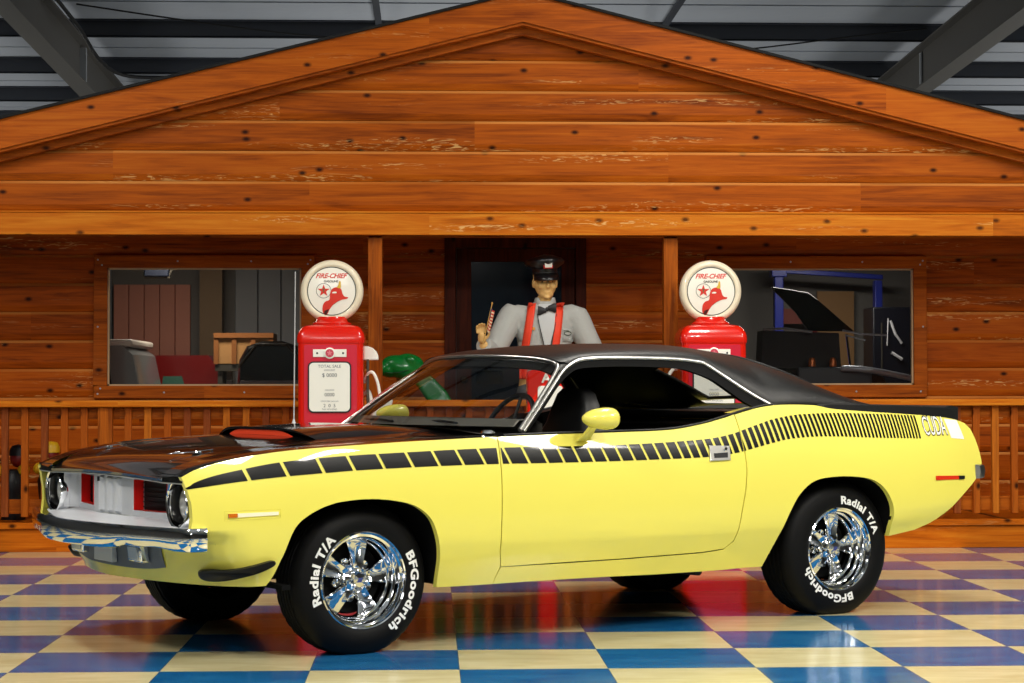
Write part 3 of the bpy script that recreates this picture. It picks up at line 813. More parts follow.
# ---- front bumper: a thin chrome blade with a slight point in the middle
def bump_u(v): return -1.035 + .178*(abs(v)/.875)**1.8
mb = MB(); R = []
vs = [-.875+1.75*i/60 for i in range(61)]
path = [(-.765, -.912), (-.80, -.912), (-.835, -.904)] + [(bump_u(v), v) for v in vs] + [(-.835, .904), (-.80, .912), (-.765, .912)]
for i, (u, v) in enumerate(path):
    p, q = path[max(i-1, 0)], path[min(i+1, len(path)-1)]
    t = Vector((q[0]-p[0], q[1]-p[1], 0)).normalized(); nrm = Vector((-t.y, t.x, 0))   # outwards
    if nrm.x > 0 and abs(v) < .9: nrm = -nrm
    if abs(v) >= .9: nrm = Vector((-.3, v, 0)).normalized() if abs(t.x) > .5 else nrm
    dip = .022*max(0, 1-(abs(v)/.50)**6) + .012*min(1, max(0, (abs(v)-.72)/.1))
    sec = [(-.075,.567),(-.02,.577),(-.006,.578),(.0,.570),(.004,.535),(-.002,.508-dip),(-.012,.494-dip),(-.03,.490-dip),(-.075,.500)]
    R.append([(u+nrm.x*d, v+nrm.y*d, z) for d, z in sec])
mb.rings(R, True, True)
fb = mb.obj('front_bumper', m_chrome, car, smooth=35)

# ---- hood: crowned, rolled lip at the front, ram scoop
def hood_lip(v): return -.862 + .016*(abs(v)/.85)**2
def hood_z(u, v):
    a = abs(v); e = belt_z(max(u, -.835)) + .008
    z = e + .013*(1-(a/.66)**2)
    d = u-hood_lip(v)
    if d < .15: z -= .030*(1-d/.15)**2
    # long centre bulge leading to the scoop
    if u > -.42:
        w = 1/(1+math.exp((a-.40)/.028))
        rise = min(1, (u+.42)/.38)
        z += .010*w*rise**1.5
    return z
hs = [0, .02, .045, .075, .11, .15] + [.15+.05*i for i in range(1, 28)]
def hood_fn(t, v):
    u = hood_lip(v)+t
    return (u, v, hood_z(u, v))
mb = MB(); tt = [t for t in hs if t < 1.50]
mb.grid(hood_fn, tt, [-.642+1.284*i/60 for i in range(61)])
# folded lip
mb.grid(lambda t, v: (hood_lip(v)+.004*t, v, hood_z(hood_lip(v), v)-.012*t), [0, .5, 1], [-.642+1.284*i/60 for i in range(61)])
hood = mb.obj('hood', m_blk, car, smooth=40)
# outer corners of the lip on the fenders
for s in (-1, 1):
    mb = MB(); mb.grid(lambda t, v: (hood_lip(v)+.006, s*v, belt_z(-.846)+.010-.035*t), [0, 1], [.64, .70, .76, .80, .832]); mb.obj('hood_lip_corner', m_blk, hood)
# scoop: lid raised over a forward mouth
mb = MB()
def lid(u, t):
    v = t*(.52-.12*max(0, (u+.05)/.8)); a = abs(t)
    zb = hood_z(max(u, -.05), v)
    prof = (1-a**5)
    fade = 1-max(0, (u-.25)/.40)**1.5 if u > .25 else 1
    return (u+.05*a**3, v, zb-.004 + (.038*prof)*max(fade, 0.02))
us = [-.10+.04*i for i in range(19)]
vt = [-1+i/20 for i in range(41)]
mb.grid(lid, us, vt)
mb.grid(lambda t, a: (lid(-.10, a)[0]+.004, lid(-.10, a)[1], lid(-.10, a)[2]-.012*t*(1-abs(a)**5)), [0, 1], vt)
scoop = mb.obj('hood_scoop', m_blk, hood, smooth=45)
mb = MB(); mb.grid(lambda t, a: (-.092+.05*abs(a*.65)**3, a*.335, hood_z(-.05, a*.335)-.003+.027*t*(1-abs(a)**4)), [0, .5, 1], vt); mb.obj('scoop_mouth', m_orange, hood)['label'] = 'orange red scoop opening'
for s in (-1, 1):
    mb = MB(); z = hood_z(-.62, s*.50)
    mb.lathe([(.001,.010),(.012,.010),(.016,.006),(.016,.001),(.028,.0012),(.030,.0)], 16, (-.62, s*.50, z)); mb.tube([(-.62, s*.50, z+.009), (-.55, s*.50, z+.016), (-.545, s*.47, z+.012)], .002, 6)
    mb.tube(spline([(-.62, s*.50, z+.008), (-.69, s*.46, z+.002), (-.73, s*.42, z-.004), (-.66, s*.40, z+.006)], 4), .0016, 6)
    mb.obj('hood_pin', m_chrome, hood)
# cowl
mb = MB(); mb.grid(lambda v, t: (.632+.22*t+.10*(abs(v)/.8)**2*t, v, belt_z(.66)+.020*(1-(v/.86)**2)+.024*(1-abs(v)/.86)**.5*(1-t)+ .012*t), [-.86+1.72*i/30 for i in range(31)], [0, .5, 1])
cowl = mb.obj('cowl_panel', m_blk, car, smooth=40)
for v in (-.38, .22):
    mb = MB(); mb.tube([(.70, v-.1, .985), (.745, v+.12, .992), (.80, v+.36, .985)], .006, 6); mb.obj('wiper', m_sat, cowl)
for s in (-1, 1):
    mb = MB(); mb.lathe([(.001,.012),(.02,.010),(.03,.004),(.034,-.004)], 14, (.675, s*.79, belt_z(.67)+.018)); mb.obj('chrome_vent', m_chrome, cowl)

# ---- grille
gr = empty('grille', (0,0,0), 0, car)
gr.parent = car
def gu(v): return -.840 + .169*max(.15, abs(v))
ZT, ZB = .782, .592
mb = MB(); m_dark = mat('grille_mesh_black', srgb(12,12,14), .6)
vo = [-.60, -.215, .215, .60]
# housing faces around the two openings
def face(v0, v1, z0, z1, du=0.0, n=8):
    mb.grid(lambda v, z: (gu(v)+du, v, z), [v0+(v1-v0)*i/n for i in range(n+1)], [z0, (z0+z1)/2, z1])
OZ0, OZ1 = .620, .752
for s in (-1, 1):
    mb = MB()
    face(s*.235, s*.49, OZ1, ZT); face(s*.235, s*.49, ZB, OZ0); face(s*.49, s*.54, ZB, ZT)
    # concave side between opening and headlight
    mb.grid(lambda a, z: (gu(.54)-.05*a+.03*math.sin(a*PI), s*(.54+.075*a), z), [i/6 for i in range(7)], [ZB, .68, ZT])
    mb.obj('grille_surround', m_argent, gr, smooth=40)
for s in (-1, 1):
    mb = MB(); loop = [(.236, OZ0), (.49, OZ0), (.49, OZ1), (.236, OZ1)]
    lp = densify(loop, .05)
    mb.rings([[(gu(a)-.004+d, s*a, b) for a, b in lp] for d in (0, .047)], True, False)
    it = mb.obj('grille_insert', m_redp, gr); it['label'] = 'red-edged grille opening'
    mb = MB(); mb.grid(lambda a, b: (gu(a)+.045, s*a, b), [.236+.254*i/8 for i in range(9)], [OZ0, OZ1])
    for k in range(6):
        z = OZ0+.012+k*.021; mb.rings([[(gu(a)+.038, s*a, z), (gu(a)+.046, s*a, z), (gu(a)+.046, s*a, z+.004), (gu(a)+.038, s*a, z+.004)] for a in (.238, .36, .488)])
    mb.obj('grille_mesh', m_dark, gr)
# centre divider with three upright ribs
mb = MB()
def cdiv(v):
    a = abs(v); base = -.806 if a < .215 else -.806+.006*min(1, (a-.215)/.02)
    rib = 0
    for c in (-.075, .02, .115):
        d = abs(v-c)/.030
        if d < 1: rib = .022*math.cos(d*PI/2)
    return base, rib
vv = [-.235, -.2351+.015] + [-.205+.41*i/82 for i in range(83)] + [.22, .235]
def cfn(v, t):
    b, r = cdiv(v); z = ZB-.012+(ZT-ZB+.012)*t
    k = 1 if .12 < t < .86 else 0
    return (b-r*k, v, z)
mb.grid(cfn, vv, [0, .10, .14, .18, .5, .8, .85, .88, 1])
mb.grid(lambda t, z: (-.80+.06*t, -.235, z), [0, 1], [ZB, ZT]); mb.grid(lambda t, z: (-.80+.06*t, .235, z), [0, 1], [ZB, ZT])
mb.obj('grille_divider', m_argent, gr, smooth=50)
# sloping shelf down to the bumper and bright top moulding
mb = MB(); mb.grid(lambda v, t: ((gu(min(abs(v), .6)) + (.0 if abs(v) > .6 else 0))*(1-t)+(bump_u(v)+.065)*t, v, ZB*(1-t)+.566*t), [-.86+1.72*i/40 for i in range(41)], [0, .5, 1]); mb.obj('grille_shelf', m_argent, gr, smooth=40)
mb = MB(); mb.tube([(hood_lip(v)+.012, v, hood_z(hood_lip(v), min(abs(v), .64))-.015) for v in [-.82+1.64*i/40 for i in range(41)]], .0055, 8); mb.obj('grille_moulding', m_chrome2, gr, smooth=60)
mb = MB(); mb.grid(lambda v, t: (hood_lip(v)+.012+.10*t, v, .782-.0*t), [-.83+1.66*i/30 for i in range(31)], [0, 1]); mb.grid(lambda v, t: (-.69, v, .5+.27*t), [-.83, -.3, .3, .83], [0, 1]); mb.obj('grille_backing', m_under, gr)
mb = MB(); mb.box((-.868, .012, .738), (-.862, .026, .758)); mb.obj('hood_latch_pull', m_sat, gr)
# headlights
for s in (-1, 1):
    c = (-.772, s*.712, .668)
    mb = MB(); mb.lathe([(.096,-.042),(.102,-.045),(.107,-.038),(.107,.03),(.094,.02),(.091,-.030),(.093,-.040),(.096,-.042)], 40, c, 'X')
    hl = mb.obj('headlight', m_chrome, car, smooth=40)
    mb = MB(); mb.lathe([(.091,-.028),(.088,.016),(.082,.022)], 36, c, 'X'); mb.obj('headlight_well', m_blk, hl, smooth=40)
    mb = MB(); mb.lathe([(.001,-.012),(.03,-.0105),(.055,-.005),(.074,.006),(.083,.020)], 36, c, 'X'); mb.obj('headlight_lens', mat('headlight_glass', srgb(190,190,186), .14, .25, spec=.9, bump=(70, .6, .004)), hl, smooth=60)
    # plate filling the corner around the lamp
    ol = [(.60,ZB-.002),(.82,ZB-.09),(.852,.60),(.850,.68),(.838,.772),(.60,.782)]
    n = 40; circ = [(.712+.095*math.cos(2*PI*k/n), .668+.095*math.sin(2*PI*k/n)) for k in range(n)]
    sheet('headlight_plate', ol, lambda a, b: (-.778, s*a, b), m_argent if s > 0 else m_argent, gr, .05, None, holes=[circ], dens=.03)
# ---- greenhouse
DRIP = [(.828,.846,.950),(.928,.796,1.029),(1.017,.747,1.099),(1.109,.695,1.171),(1.183,.654,1.226),(1.245,.629,1.258),(1.312,.613,1.280),(1.404,.606,1.289),(1.518,.603,1.292),(1.743,.604,1.291),(1.917,.608,1.286),(2.040,.617,1.273),(2.075,.630,1.258),(2.161,.678,1.194),(2.269,.737,1.114),(2.375,.785,1.050)]
HOLE = [(.865,.844,.950),(.994,.781,1.051),(1.131,.705,1.157),(1.223,.663,1.214),(1.301,.643,1.240),(1.441,.636,1.249),(1.604,.635,1.251),(1.773,.637,1.248),(1.888,.641,1.242),(1.955,.651,1.230),(2.064,.682,1.190),(2.13,.716,1.142),(2.21,.763,1.077),(2.275,.795,1.040)]
WTR = [(.812,.842,.958),(.9,.796,1.029),(.99,.745,1.102),(1.083,.691,1.176),(1.145,.652,1.228),(1.168,.630,1.252),(1.172,.600,1.268),(1.160,.560,1.279),(1.138,.48,1.290),(1.10,.36,1.298),(1.072,.22,1.303),(1.055,0,1.306)]
dripf_v = P([(d[0], d[1]) for d in DRIP[5:]] + [(2.6,.800),(3.2,.795)])
dripf_z = P([(d[0], d[2]) for d in DRIP[5:]] + [(2.5,1.060),(2.8,1.055),(3.2,1.05)])
roof_zc = P([(1.02,1.298),(1.055,1.309),(1.15,1.333),(1.3,1.351),(1.5,1.365),(1.8,1.375),(2.1,1.375),(2.4,1.352),(2.55,1.322),(2.7,1.272),(2.9,1.172),(3.06,1.080),(3.15,1.045)])
head_u = P([(0,1.055),(.22,1.072),(.36,1.10),(.48,1.138),(.56,1.160),(.60,1.176),(.63,1.235)])
def roof_pt(u, a):           # a in [-1,1] across
    ve, ze = dripf_v(u), dripf_z(u); zc = roof_zc(u)
    ang = a*PI/2; k = P([(1.0,.75),(1.9,.8),(2.4,1.05),(3.2,1.15)])(u)
    c = max(0.0, math.cos(ang))
    return (u, ve*math.sin(ang), ze+(zc-ze)*(c**k if c > 0 else 0))
us = []
roof = None
def roof_map(p, a):          # p 0..1 from header to tail along each ray
    v = dripf_v(1.25)*math.sin(abs(a)*PI/2)
    u0 = head_u(min(v, .63)); u = u0+(3.05-u0)*p
    return roof_pt(u, a)
BL0, BL1, BA = .735, .985, .44
def in_back(p, a): return False
blo = spline([(BL0, 0), (BL0+.006, BA*.6), (BL0+.022, BA*.92), (BL0+.07, BA), (.9, BA*1.04), (.975, BA*1.06), (BL1, BA*.98), (BL1+.003, .2), (BL1+.004, 0), (BL1+.003, -.2), (BL1, -BA*.98), (.975, -BA*1.06), (.9, -BA*1.04), (BL0+.07, -BA), (BL0+.022, -BA*.92), (BL0+.006, -BA*.6)], 4, True)
roof = sheet('roof', [(0,-1),(1,-1),(1,1),(0,1)], roof_map, m_vinyl, car, .03, None, holes=[blo], dens=.02)
rw = sheet('rear_window', blo, roof_map, m_carglass, car, .06)
mb = MB(); mb.tube([roof_map(*p) for p in blo], .009, 8, closed=True); mb.obj('rear_window_trim', m_sat, rw, smooth=60)
hl_ = sheet('headliner', [(0.02,-.96),(.995,-.96),(.995,.96),(.02,.96)], lambda p, a: tuple(Vector(roof_map(p, a))-Vector((0,0,.035))), m_int, roof, .05, None, holes=[[(a, b*1.02) for a, b in blo]], dens=.04)
def smoothline(pts, n=5): return spline(pts, n)
for s in (-1, 1):
    D3 = lambda L_: [(u, s*v, z) for u, v, z in L_]
    mb = MB(); mb.tube(D3(smoothline(DRIP)), .0105, 10); mb.obj('drip_rail', m_chrome2, roof, smooth=60)
    # black window frame between drip rail and opening
    Dl, Hl = smoothline(DRIP, 8), smoothline(HOLE, 8)
    def samp(L_, t):
        # by arc length
        d = [0]
        for p, q in zip(L_, L_[1:]): d.append(d[-1]+(Vector(q)-Vector(p)).length)
        x = t*d[-1]
        for i in range(len(d)-1):
            if d[i+1] >= x:
                k = (x-d[i])/max(1e-9, d[i+1]-d[i]); return tuple(a+(b-a)*k for a, b in zip(L_[i], L_[i+1]))
        return L_[-1]
    mb = MB()
    def band(t, k):
        a, b = samp(Dl, t), samp(Hl, t)
        q = [x+(y-x)*k for x, y in zip(a, b)]
        return (q[0], s*(q[1]-.012*k), q[2])
    mb.grid(band, [i/70 for i in range(71)], [0, .5, 1])
    mb.grid(lambda t, k: (samp(Hl, t)[0], s*(samp(Hl, t)[1]-.012-.03*k), samp(Hl, t)[2]), [i/70 for i in range(71)], [0, 1])
    mb.obj('window_frame', m_felt, roof, smooth=50)
    # bright felt edge along the opening's sill
    mb = MB(); mb.tube([(u, s*(side_v(u, belt_z(u))-.006), belt_z(u)+.006) for u in [.70+i*(2.33-.70)/30 for i in range(31)]], .0055, 6); mb.obj('sill_trim', m_sat, roof, smooth=60)
    # windshield pillar skin
    Wl = smoothline(WTR[:6], 8); Dp = smoothline(DRIP[:6], 8)
    mb = MB(); mb.grid(lambda t, k: tuple(x+(y-x)*k for x, y in zip(D3([samp(Wl, t)])[0], D3([samp(Dp, t)])[0])), [i/30 for i in range(31)], [0, .5, 1]); mb.obj('windshield_pillar', m_felt, roof, smooth=50)
    mb = MB(); mb.tube(D3(smoothline(WTR)), .009, 10); mb.obj('windshield_trim', m_chrome2, roof, smooth=60)
# roof corner between header line and drip rail
for s in (-1, 1):
    mb = MB()
    A_ = smoothline(WTR[4:8], 6); B_ = smoothline(DRIP[4:8], 6)
    mb.grid(lambda i, k: (lambda a, b: (a[0]+(b[0]-a[0])*k, s*(a[1]+(b[1]-a[1])*k), a[2]+(b[2]-a[2])*k+.006*math.sin(k*PI)))(samp(A_, i/20), samp(B_, i/20)), range(21), [j/5 for j in range(6)]); mb.obj('roof_corner', m_vinyl, roof, smooth=50)
# windshield
def wbase(a):
    v = .815*a; return (.60+.215*abs(a)**2.2, v, .965+.012*(1-a*a))
WH = smoothline([(u, v, z) for u, v, z in WTR[::-1]][:8], 6)
wh_u = P(sorted({round(v, 3): u for u, v, z in WTR[5:][::-1]}.items())); wh_z = P(sorted({round(v, 3): z for u, v, z in WTR[5:][::-1]}.items()))
def wtop(a):
    v = .628*abs(a); return (wh_u(v), math.copysign(v, a), wh_z(v)-.004)
def wsh(a, t):
    p, q = Vector(wbase(a)), Vector(wtop(a))
    r = p.lerp(q, t); r.x -= .03*math.sin(t*PI)*(1-a*a*.6); r.z += .012*math.sin(t*PI)
    return tuple(r)
mb = MB(); mb.grid(wsh, [-1+2*i/50 for i in range(51)], [i/16 for i in range(17)]); ws = mb.obj('windshield', m_carglass, car, smooth=80)
mb = MB(); mb.grid(lambda a, t: tuple(Vector(wsh(a, .86+.14*t))+Vector((.012,0,-.006))), [-.97+1.94*i/40 for i in range(41)], [0, 1]); mb.obj('sun_visor', m_int, ws)
mb = MB(); mb.rings([[(1.165+.012*k, y-.02, 1.200+dz) for y, dz in ((-.10,-.032),(.10,-.032),(.11,0),(.10,.032),(-.10,.032),(-.11,0))] for k in (0, 1, 2)]); mb.tube([(1.17, -.02, 1.23), (1.15, -.01, 1.275), (1.12, 0, 1.300)], .008, 8)
mb.obj('rearview_mirror', m_sat, ws, smooth=40)

# ---- side mirrors
for s in (-1, 1):
    c = Vector((1.150 if s < 0 else 1.205, s*1.0, 1.008))
    mb = MB(); prof = [(-.098,.003),(-.090,.018),(-.07,.032),(-.04,.044),(0,.0515),(.035,.054),(.062,.052),(.074,.047),(.078,.040)]
    mb.rings([[(c.x+d, c.y+1.12*r*math.cos(2*PI*k/24), c.z+.95*r*math.sin(2*PI*k/24)) for k in range(24)] for d, r in prof], True, True)
    sm = mb.obj('side_mirror', m_yel, car, smooth=50)
    mb = MB(); mb.rings([[(c.x+dx+w*math.cos(2*PI*k/16), c.y-s*dy+.018*math.sin(2*PI*k/16), z) for k in range(16)] for z, dx, dy, w in ((.998,.0,.01,.030),(.955,-.022,.045,.024),(.925,-.026,.075,.030),(.905,-.026,.095,.042))], True, True); mb.obj('mirror_stem', m_yel, sm, smooth=50)
    mb = MB(); mb.rings([[(c.x+.0785+d, c.y+1.12*r*math.cos(2*PI*k/24), c.z+.95*r*math.sin(2*PI*k/24)) for k in range(24)] for d, r in ((0,.038),(.001,.038))]); mb.obj('mirror_glass', m_chrome, sm)

# ---- rear deck, tail, spoiler
mb = MB(); mb.grid(lambda u, a: (u, a*(side_v(u, belt_z(u))), belt_z(u)+.012*(1-a*a)), [3.02+i*(3.68-3.02)/14 for i in range(15)], [-1+2*i/24 for i in range(25)])
deck = mb.obj('deck_lid', m_yel, car, smooth=50)
mb = MB()
for s in (-1, 1): mb.grid(lambda u, a: (u, s*a*side_v(u, belt_z(u)), belt_z(u)+.004*(1-a)), [2.10+i*.05 for i in range(20)], [.86, .93, 1])
mb.obj('quarter_ledge', m_yel, car, smooth=50)
tailu = P([(.385,3.05),(.409,3.241),(.441,3.357),(.508,3.486),(.576,3.588),(.650,3.705),(.70,3.765),(.745,3.785),(.80,3.778),(.864,3.764),(.924,3.740),(.955,3.70),(.972,3.64)])
mb = MB(); zz = [.385+.585*i/24 for i in range(25)]
def tl(z, a):
    u = tailu(z); v = a*(side_v(u, min(z, belt_z(u))))
    return (u+.045*(1-a**6)*(1 if z > .5 else (z-.385)/.115), v, z)
mb.grid(tl, zz, [-1+2*i/30 for i in range(31)]); tp = mb.obj('tail_panel', m_yel, car, smooth=50)
for s in (-1, 1):
    mb = MB(); mb.prism([(s*.25,.80),(s*.70,.80),(s*.70,.90),(s*.25,.90)], lambda a, b, d: (tl(b, a/.86)[0]+d, a, b), 0, .012); mb.obj('tail_light', m_redl, tp, bevel=.004)
mb = MB(); R = []
pth = [(3.735, -.872), (3.785, -.858)] + [(3.83+.03*(1-(a/.8)**4), a) for a in [-.8+1.6*i/24 for i in range(25)]] + [(3.785, .858), (3.735, .872)]
for u, v in pth: R.append([(u-.02, v*.985, .660), (u-.004, v, .664), (u+.002, v*1.003, .70), (u-.004, v, .730), (u-.02, v*.985, .736)])
mb.rings(R, True, True); mb.obj('rear_bumper', m_chrome2, car, smooth=50)
# ducktail spoiler: rear blade across the deck plus two arms running forward along the quarters
sp_t = P([(2.62,1.060),(2.72,1.066),(2.9,1.062),(3.2,1.056),(3.45,1.047),(3.60,1.041),(3.66,1.036)])
mb = MB()
for s in (-1, 1):
    R = []
    for u in [2.64+i*(3.648-2.64)/30 for i in range(31)]:
        zb = belt_z(u)-.003; zt = max(zb+.004, sp_t(u)); vo_ = side_v(u, belt_z(u))-.002
        wd = .035+.06*(u-2.64)
        R.append([(u, s*vo_, zb), (u, s*(vo_-.003), zt-.006), (u, s*(vo_-.012), zt), (u, s*(vo_-wd), zt), (u, s*(vo_-wd-.02), zb)])
    mb.rings(R, True, True)
R = []
for a in [-1+2*i/24 for i in range(25)]:
    R.append([(3.30, a*.80, 1.00), (3.44, a*.80, 1.024), (3.60, a*.80, 1.050), (3.648, a*.80, 1.040), (3.648, a*.80, .975), (3.30, a*.80, .985)])
mb.rings(R, True, True)
mb.obj('rear_spoiler', m_sat, car, smooth=35)['label'] = 'black ducktail rear spoiler'

# ---- antenna on the far fender
mb = MB(); b = Vector((.475, .74, belt_z(.46)+.02)); mb.tube([b, b+Vector((.004,0,.40)), b+Vector((.008,0,.80))], [.0035,.003,.0022], 8); mb.lathe([(.022,0),(.018,.012),(.008,.03),(.004,.045)], 14, tuple(b))
mb.obj('antenna', m_ant, car, smooth=50)

# ---- cabin interior and underside
mb = MB()
mb.box((.45,-.60,.30), (3.1,.60,.34)); mb.box((.45,-.84,.305), (2.14,.84,.34)); mb.box((-.45,-.40,.30), (.5,.40,.40)); mb.box((3.0,-.6,.40), (3.5,.6,.50)); mb.box((.50,-.60,.28), (.56,.60,.92)); mb.box((-.60,-.60,.345), (-.46,.60,.36))
ub = mb.obj('underbody', m_under, car)
mb = MB(); mb.tube([(.5,-.42,.27), (1.3,-.42,.26), (1.75,-.46,.26), (1.86,-.60,.262), (1.88,-.80,.262)], .026, 10); mb.obj('exhaust_pipe', m_sat, ub)
mb = MB(); mb.tube([(-.0,-.72,.31), (0,.72,.31)], .035, 10); mb.tube([(2.743,-.72,.33), (2.743,.72,.33)], .045, 10); mb.obj('axle', m_under, ub)
mb = MB(); mb.box((-.40,-.86,.30),(-.36,.86,.32)); mb.obj('brace', m_under, ub)
# dashboard
mb = MB(); mb.grid(lambda v, t: [(.68+.13*(abs(v)/.8)**2, v, .972), (.80+.05*abs(v), v, 1.000), (.93, v, 1.004), (.965, v, .985), (.97, v, .80), (.90, v, .62)][int(t)], [-.80+1.6*i/24 for i in range(25)], range(6))
dash = mb.obj('dashboard', m_dash, car, smooth=50)
# steering wheel
st = empty('steering_wheel', (1.055, -.36, .945), 0, car); st.rotation_euler = (0, math.radians(-62), 0)
mb = MB(); mb.tube([(.19*math.cos(2*PI*k/40), .19*math.sin(2*PI*k/40), 0) for k in range(40)], .0125, 10, closed=True); mb.obj('wheel_rim', m_sat, st, smooth=60)
mb = MB()
for a in (0, 2.2, -2.2): mb.tube([(.03*math.cos(a), .03*math.sin(a), -.02), (.185*math.cos(a), .185*math.sin(a), 0)], .009, 8)
mb.lathe([(.001,-.01),(.04,-.012),(.05,-.03),(.045,-.06),(.02,-.25)], 20); mb.obj('wheel_hub', m_sat, st, smooth=50)
# bucket seats and rear bench
def seat(v):
    sr = empty('seat', (1.19, v, .32), 0, car)
    mb = MB()
    mb.rings([[(x, y*w, z) for x, z in ((-.30,.06),(-.31,.17),(-.26,.22),(.16,.20),(.22,.10),(.18,.04))] for y, w in ((-.25,.96),(-.22,1),(-.1,1),(.1,1),(.22,1),(.25,.96))], True, True)
    mb.obj('seat_cushion', m_int, sr, smooth=50, bevel=.02)
    mb = MB(); R = []
    for z, x0, x1, w in ((.16,.08,.22,.22),(.30,.09,.25,.245),(.48,.14,.29,.245),(.58,.17,.31,.225),(.66,.195,.315,.17),(.74,.215,.315,.15),(.80,.23,.31,.12),(.825,.24,.30,.08)):
        if v > 0: z = z*.84; x0 += (z-.16)*.35; x1 += (z-.16)*.35
        R.append([(x0+.02, -w, z), (x0, -w*.8, z), (x0+.015, 0, z), (x0, w*.8, z), (x0+.02, w, z), (x1, w*.95, z), (x1+.01, 0, z), (x1, -w*.95, z)])
    mb.rings(R, True, True); mb.obj('seat_back', m_int, sr, smooth=60)
    return sr
seat(-.36); seat(.36)
mb = MB(); mb.box((1.95,-.62,.32), (2.45,.62,.56)); mb.rings([[(2.30,y,.5),(2.38,y,.95),(2.50,y,.985),(2.75,y,.5)] for y in (-.74,.74)])
mb.box((2.45,-.80,.985), (3.06,.80,1.025))
mb.obj('rear_bench', m_int, car, bevel=.02)

# ---- wheels
TXT = {}
def arc_text(s, ang0, r0, h, mb, plane, span):
    """text on a circle, clockwise seen from outside; ang0 in degrees from the top"""
    v_, f_ = text_geo(s, size=1.0, bold=.040, align='LEFT', spacing=1.10)
    y0 = -.36; sc = h/.70; x0 = min(p[0] for p in v_); x1 = max(p[0] for p in v_)
    base = len(mb.v)
    for p in v_:
        a = math.radians(ang0+span*(p[0]-x0)/(x1-x0)); r = r0+(p[1]-y0)*sc
        mb.vert(plane(r*math.sin(a), r*math.cos(a), r))
    for q in f_: mb.face([base+i for i in q])
def wheel(u, v, z, s, R, W, angs):
    """s=-1 near side; local frame: x along the car, y axle, z up; hub centre at origin, outer face at y=-W/2 (rotated for the far side)"""
    w = empty('wheel', (u, s*v, z), 0 if s < 0 else PI, car)
    h = W/2
    prof = [(.196, h-.025), (.196, -h+.02), (.205, -h+.006), (.214, -h-.001), (.222, -h-.004), (.236, -h-.008), (.252, -h-.0095), (.270, -h-.008), (R-.045, -h-.001), (R-.030, -h+.006), (R-.016, -h+.018), (R-.006, -h+.034)]
    tr = []
    y = -h+.034
    for k in range(5):       # circumferential grooves
        y0 = -h+.046 + k*(W-.10)/5; y1 = y0+(W-.10)/5-.010
        tr += [(R-.006+.006, y0), (R, y1), (R-.007, y1+.002), (R-.007, y1+.008)]
    prof += tr + [(R-.006, h-.034), (R-.03, h-.004), (.25, h+.008), (.21, h), (.196, h-.025)]
    mb = MB(); NT = 144; mb.lathe(prof, NT, (0,0,0), 'Y')
    vv_ = []
    for i_, (x, y, zz) in enumerate(mb.v):
        r_ = math.hypot(x, zz); k_ = i_ % NT
        if r_ > R-.012 and k_ % 4 == 0 and abs(y) > h*.45: x *= 1-.0028/r_; zz *= 1-.0028/r_
        vv_.append((x, y, max(zz, -z+.002)))
    mb.v = vv_
    t = mb.obj('tire', m_rub, w, smooth=28)
    mb = MB()
    def yside(r):
        return -h-.0098 if .236 < r < .270 else -h-.0090
    pl = lambda x, zz, r: (x, -h-.0118+ (0.0016 if r > .268 else 0), zz)
    arc_text('Radial T/A', angs[0], .226, .038, mb, pl, 74)
    mb.obj('tire_lettering', m_white, w, weld=False)['label'] = 'raised white tire lettering'
    mb = MB()
    arc_text('BFGoodrich', angs[1], .226, .038, mb, pl, 88)
    mb.obj('tire_lettering', m_white, w, weld=False)['label'] = 'raised white tire lettering'
    # rim barrel
    mb = MB()
    o = -h+.004
    mb.lathe([(.204, o+.03), (.212, o+.004), (.2125, o-.004), (.208, o-.008), (.203, o-.004), (.200, o+.010), (.190, o+.014), (.187, o+.022), (.185, o+.045), (.178, o+.050), (.175, o+.056), (.173, o+.082), (.166, o+.088), (.163, o+.095), (.162, o+.125), (.19, o+.14), (.19, h)], 64, (0,0,0), 'Y')
    rim = mb.obj('rim', m_chrome, w, smooth=32)
    # five dished spokes
    for k in range(5):
        a0 = 2*PI*k/5 + math.radians(angs[2])
        mb = MB(); R_ = []
        for r, wd, y, th in ((.040,.024,o+.066,.02),(.060,.026,o+.064,.022),(.09,.033,o+.070,.022),(.12,.041,o+.080,.020),(.150,.050,o+.090,.02),(.164,.054,o+.094,.02)):
            sec = [(-wd, y+th), (-wd, y+.006), (-wd*.86, y), (-wd*.5, y+.004), (0, y+.010), (wd*.5, y+.004), (wd*.86, y), (wd, y+.006), (wd, y+th)]
            R_.append([(r*math.sin(a0)+q*math.cos(a0), yy, r*math.cos(a0)-q*math.sin(a0)) for q, yy in sec])
        mb.rings(R_, True, True); mb.obj('spoke', m_chrome, w, smooth=40)
        # lug pad between spokes
        a1 = a0+PI/5
        mb = MB()
        c = (.082*math.sin(a1), 0, .082*math.cos(a1)); mb.lathe([(.024,o+.125),(.022,o+.105),(.018,o+.099),(.009,o+.102),(.001,o+.104)], 14, c, 'Y')
        mb.obj('lug_pad', m_chrome, w, smooth=40)
        mb = MB(); mb.lathe([(.011,o+.075),(.011,o+.055),(.007,o+.050),(.001,o+.050)], 6, (.048*math.sin(a1), 0, .048*math.cos(a1)), 'Y'); mb.obj('lug_nut', m_chrome, w)
    mb = MB(); mb.lathe([(.075,o+.115),(.072,o+.085),(.060,o+.070),(.044,o+.062),(.038,o+.058),(.038,o+.040),(.032,o+.032),(.001,o+.030)], 8, (0,0,0), 'Y'); cap = mb.obj('center_cap', m_chrome, w, smooth=30)
    mb = MB(); mb.prism([(-.014,-.010),(.006,-.010),(.014,.010),(-.006,.010)], lambda a, b, d: (a, d, b), o+.0285, o+.0305); mb.obj('cap_badge', mat('blue_badge', srgb(60,70,130), .3), w)
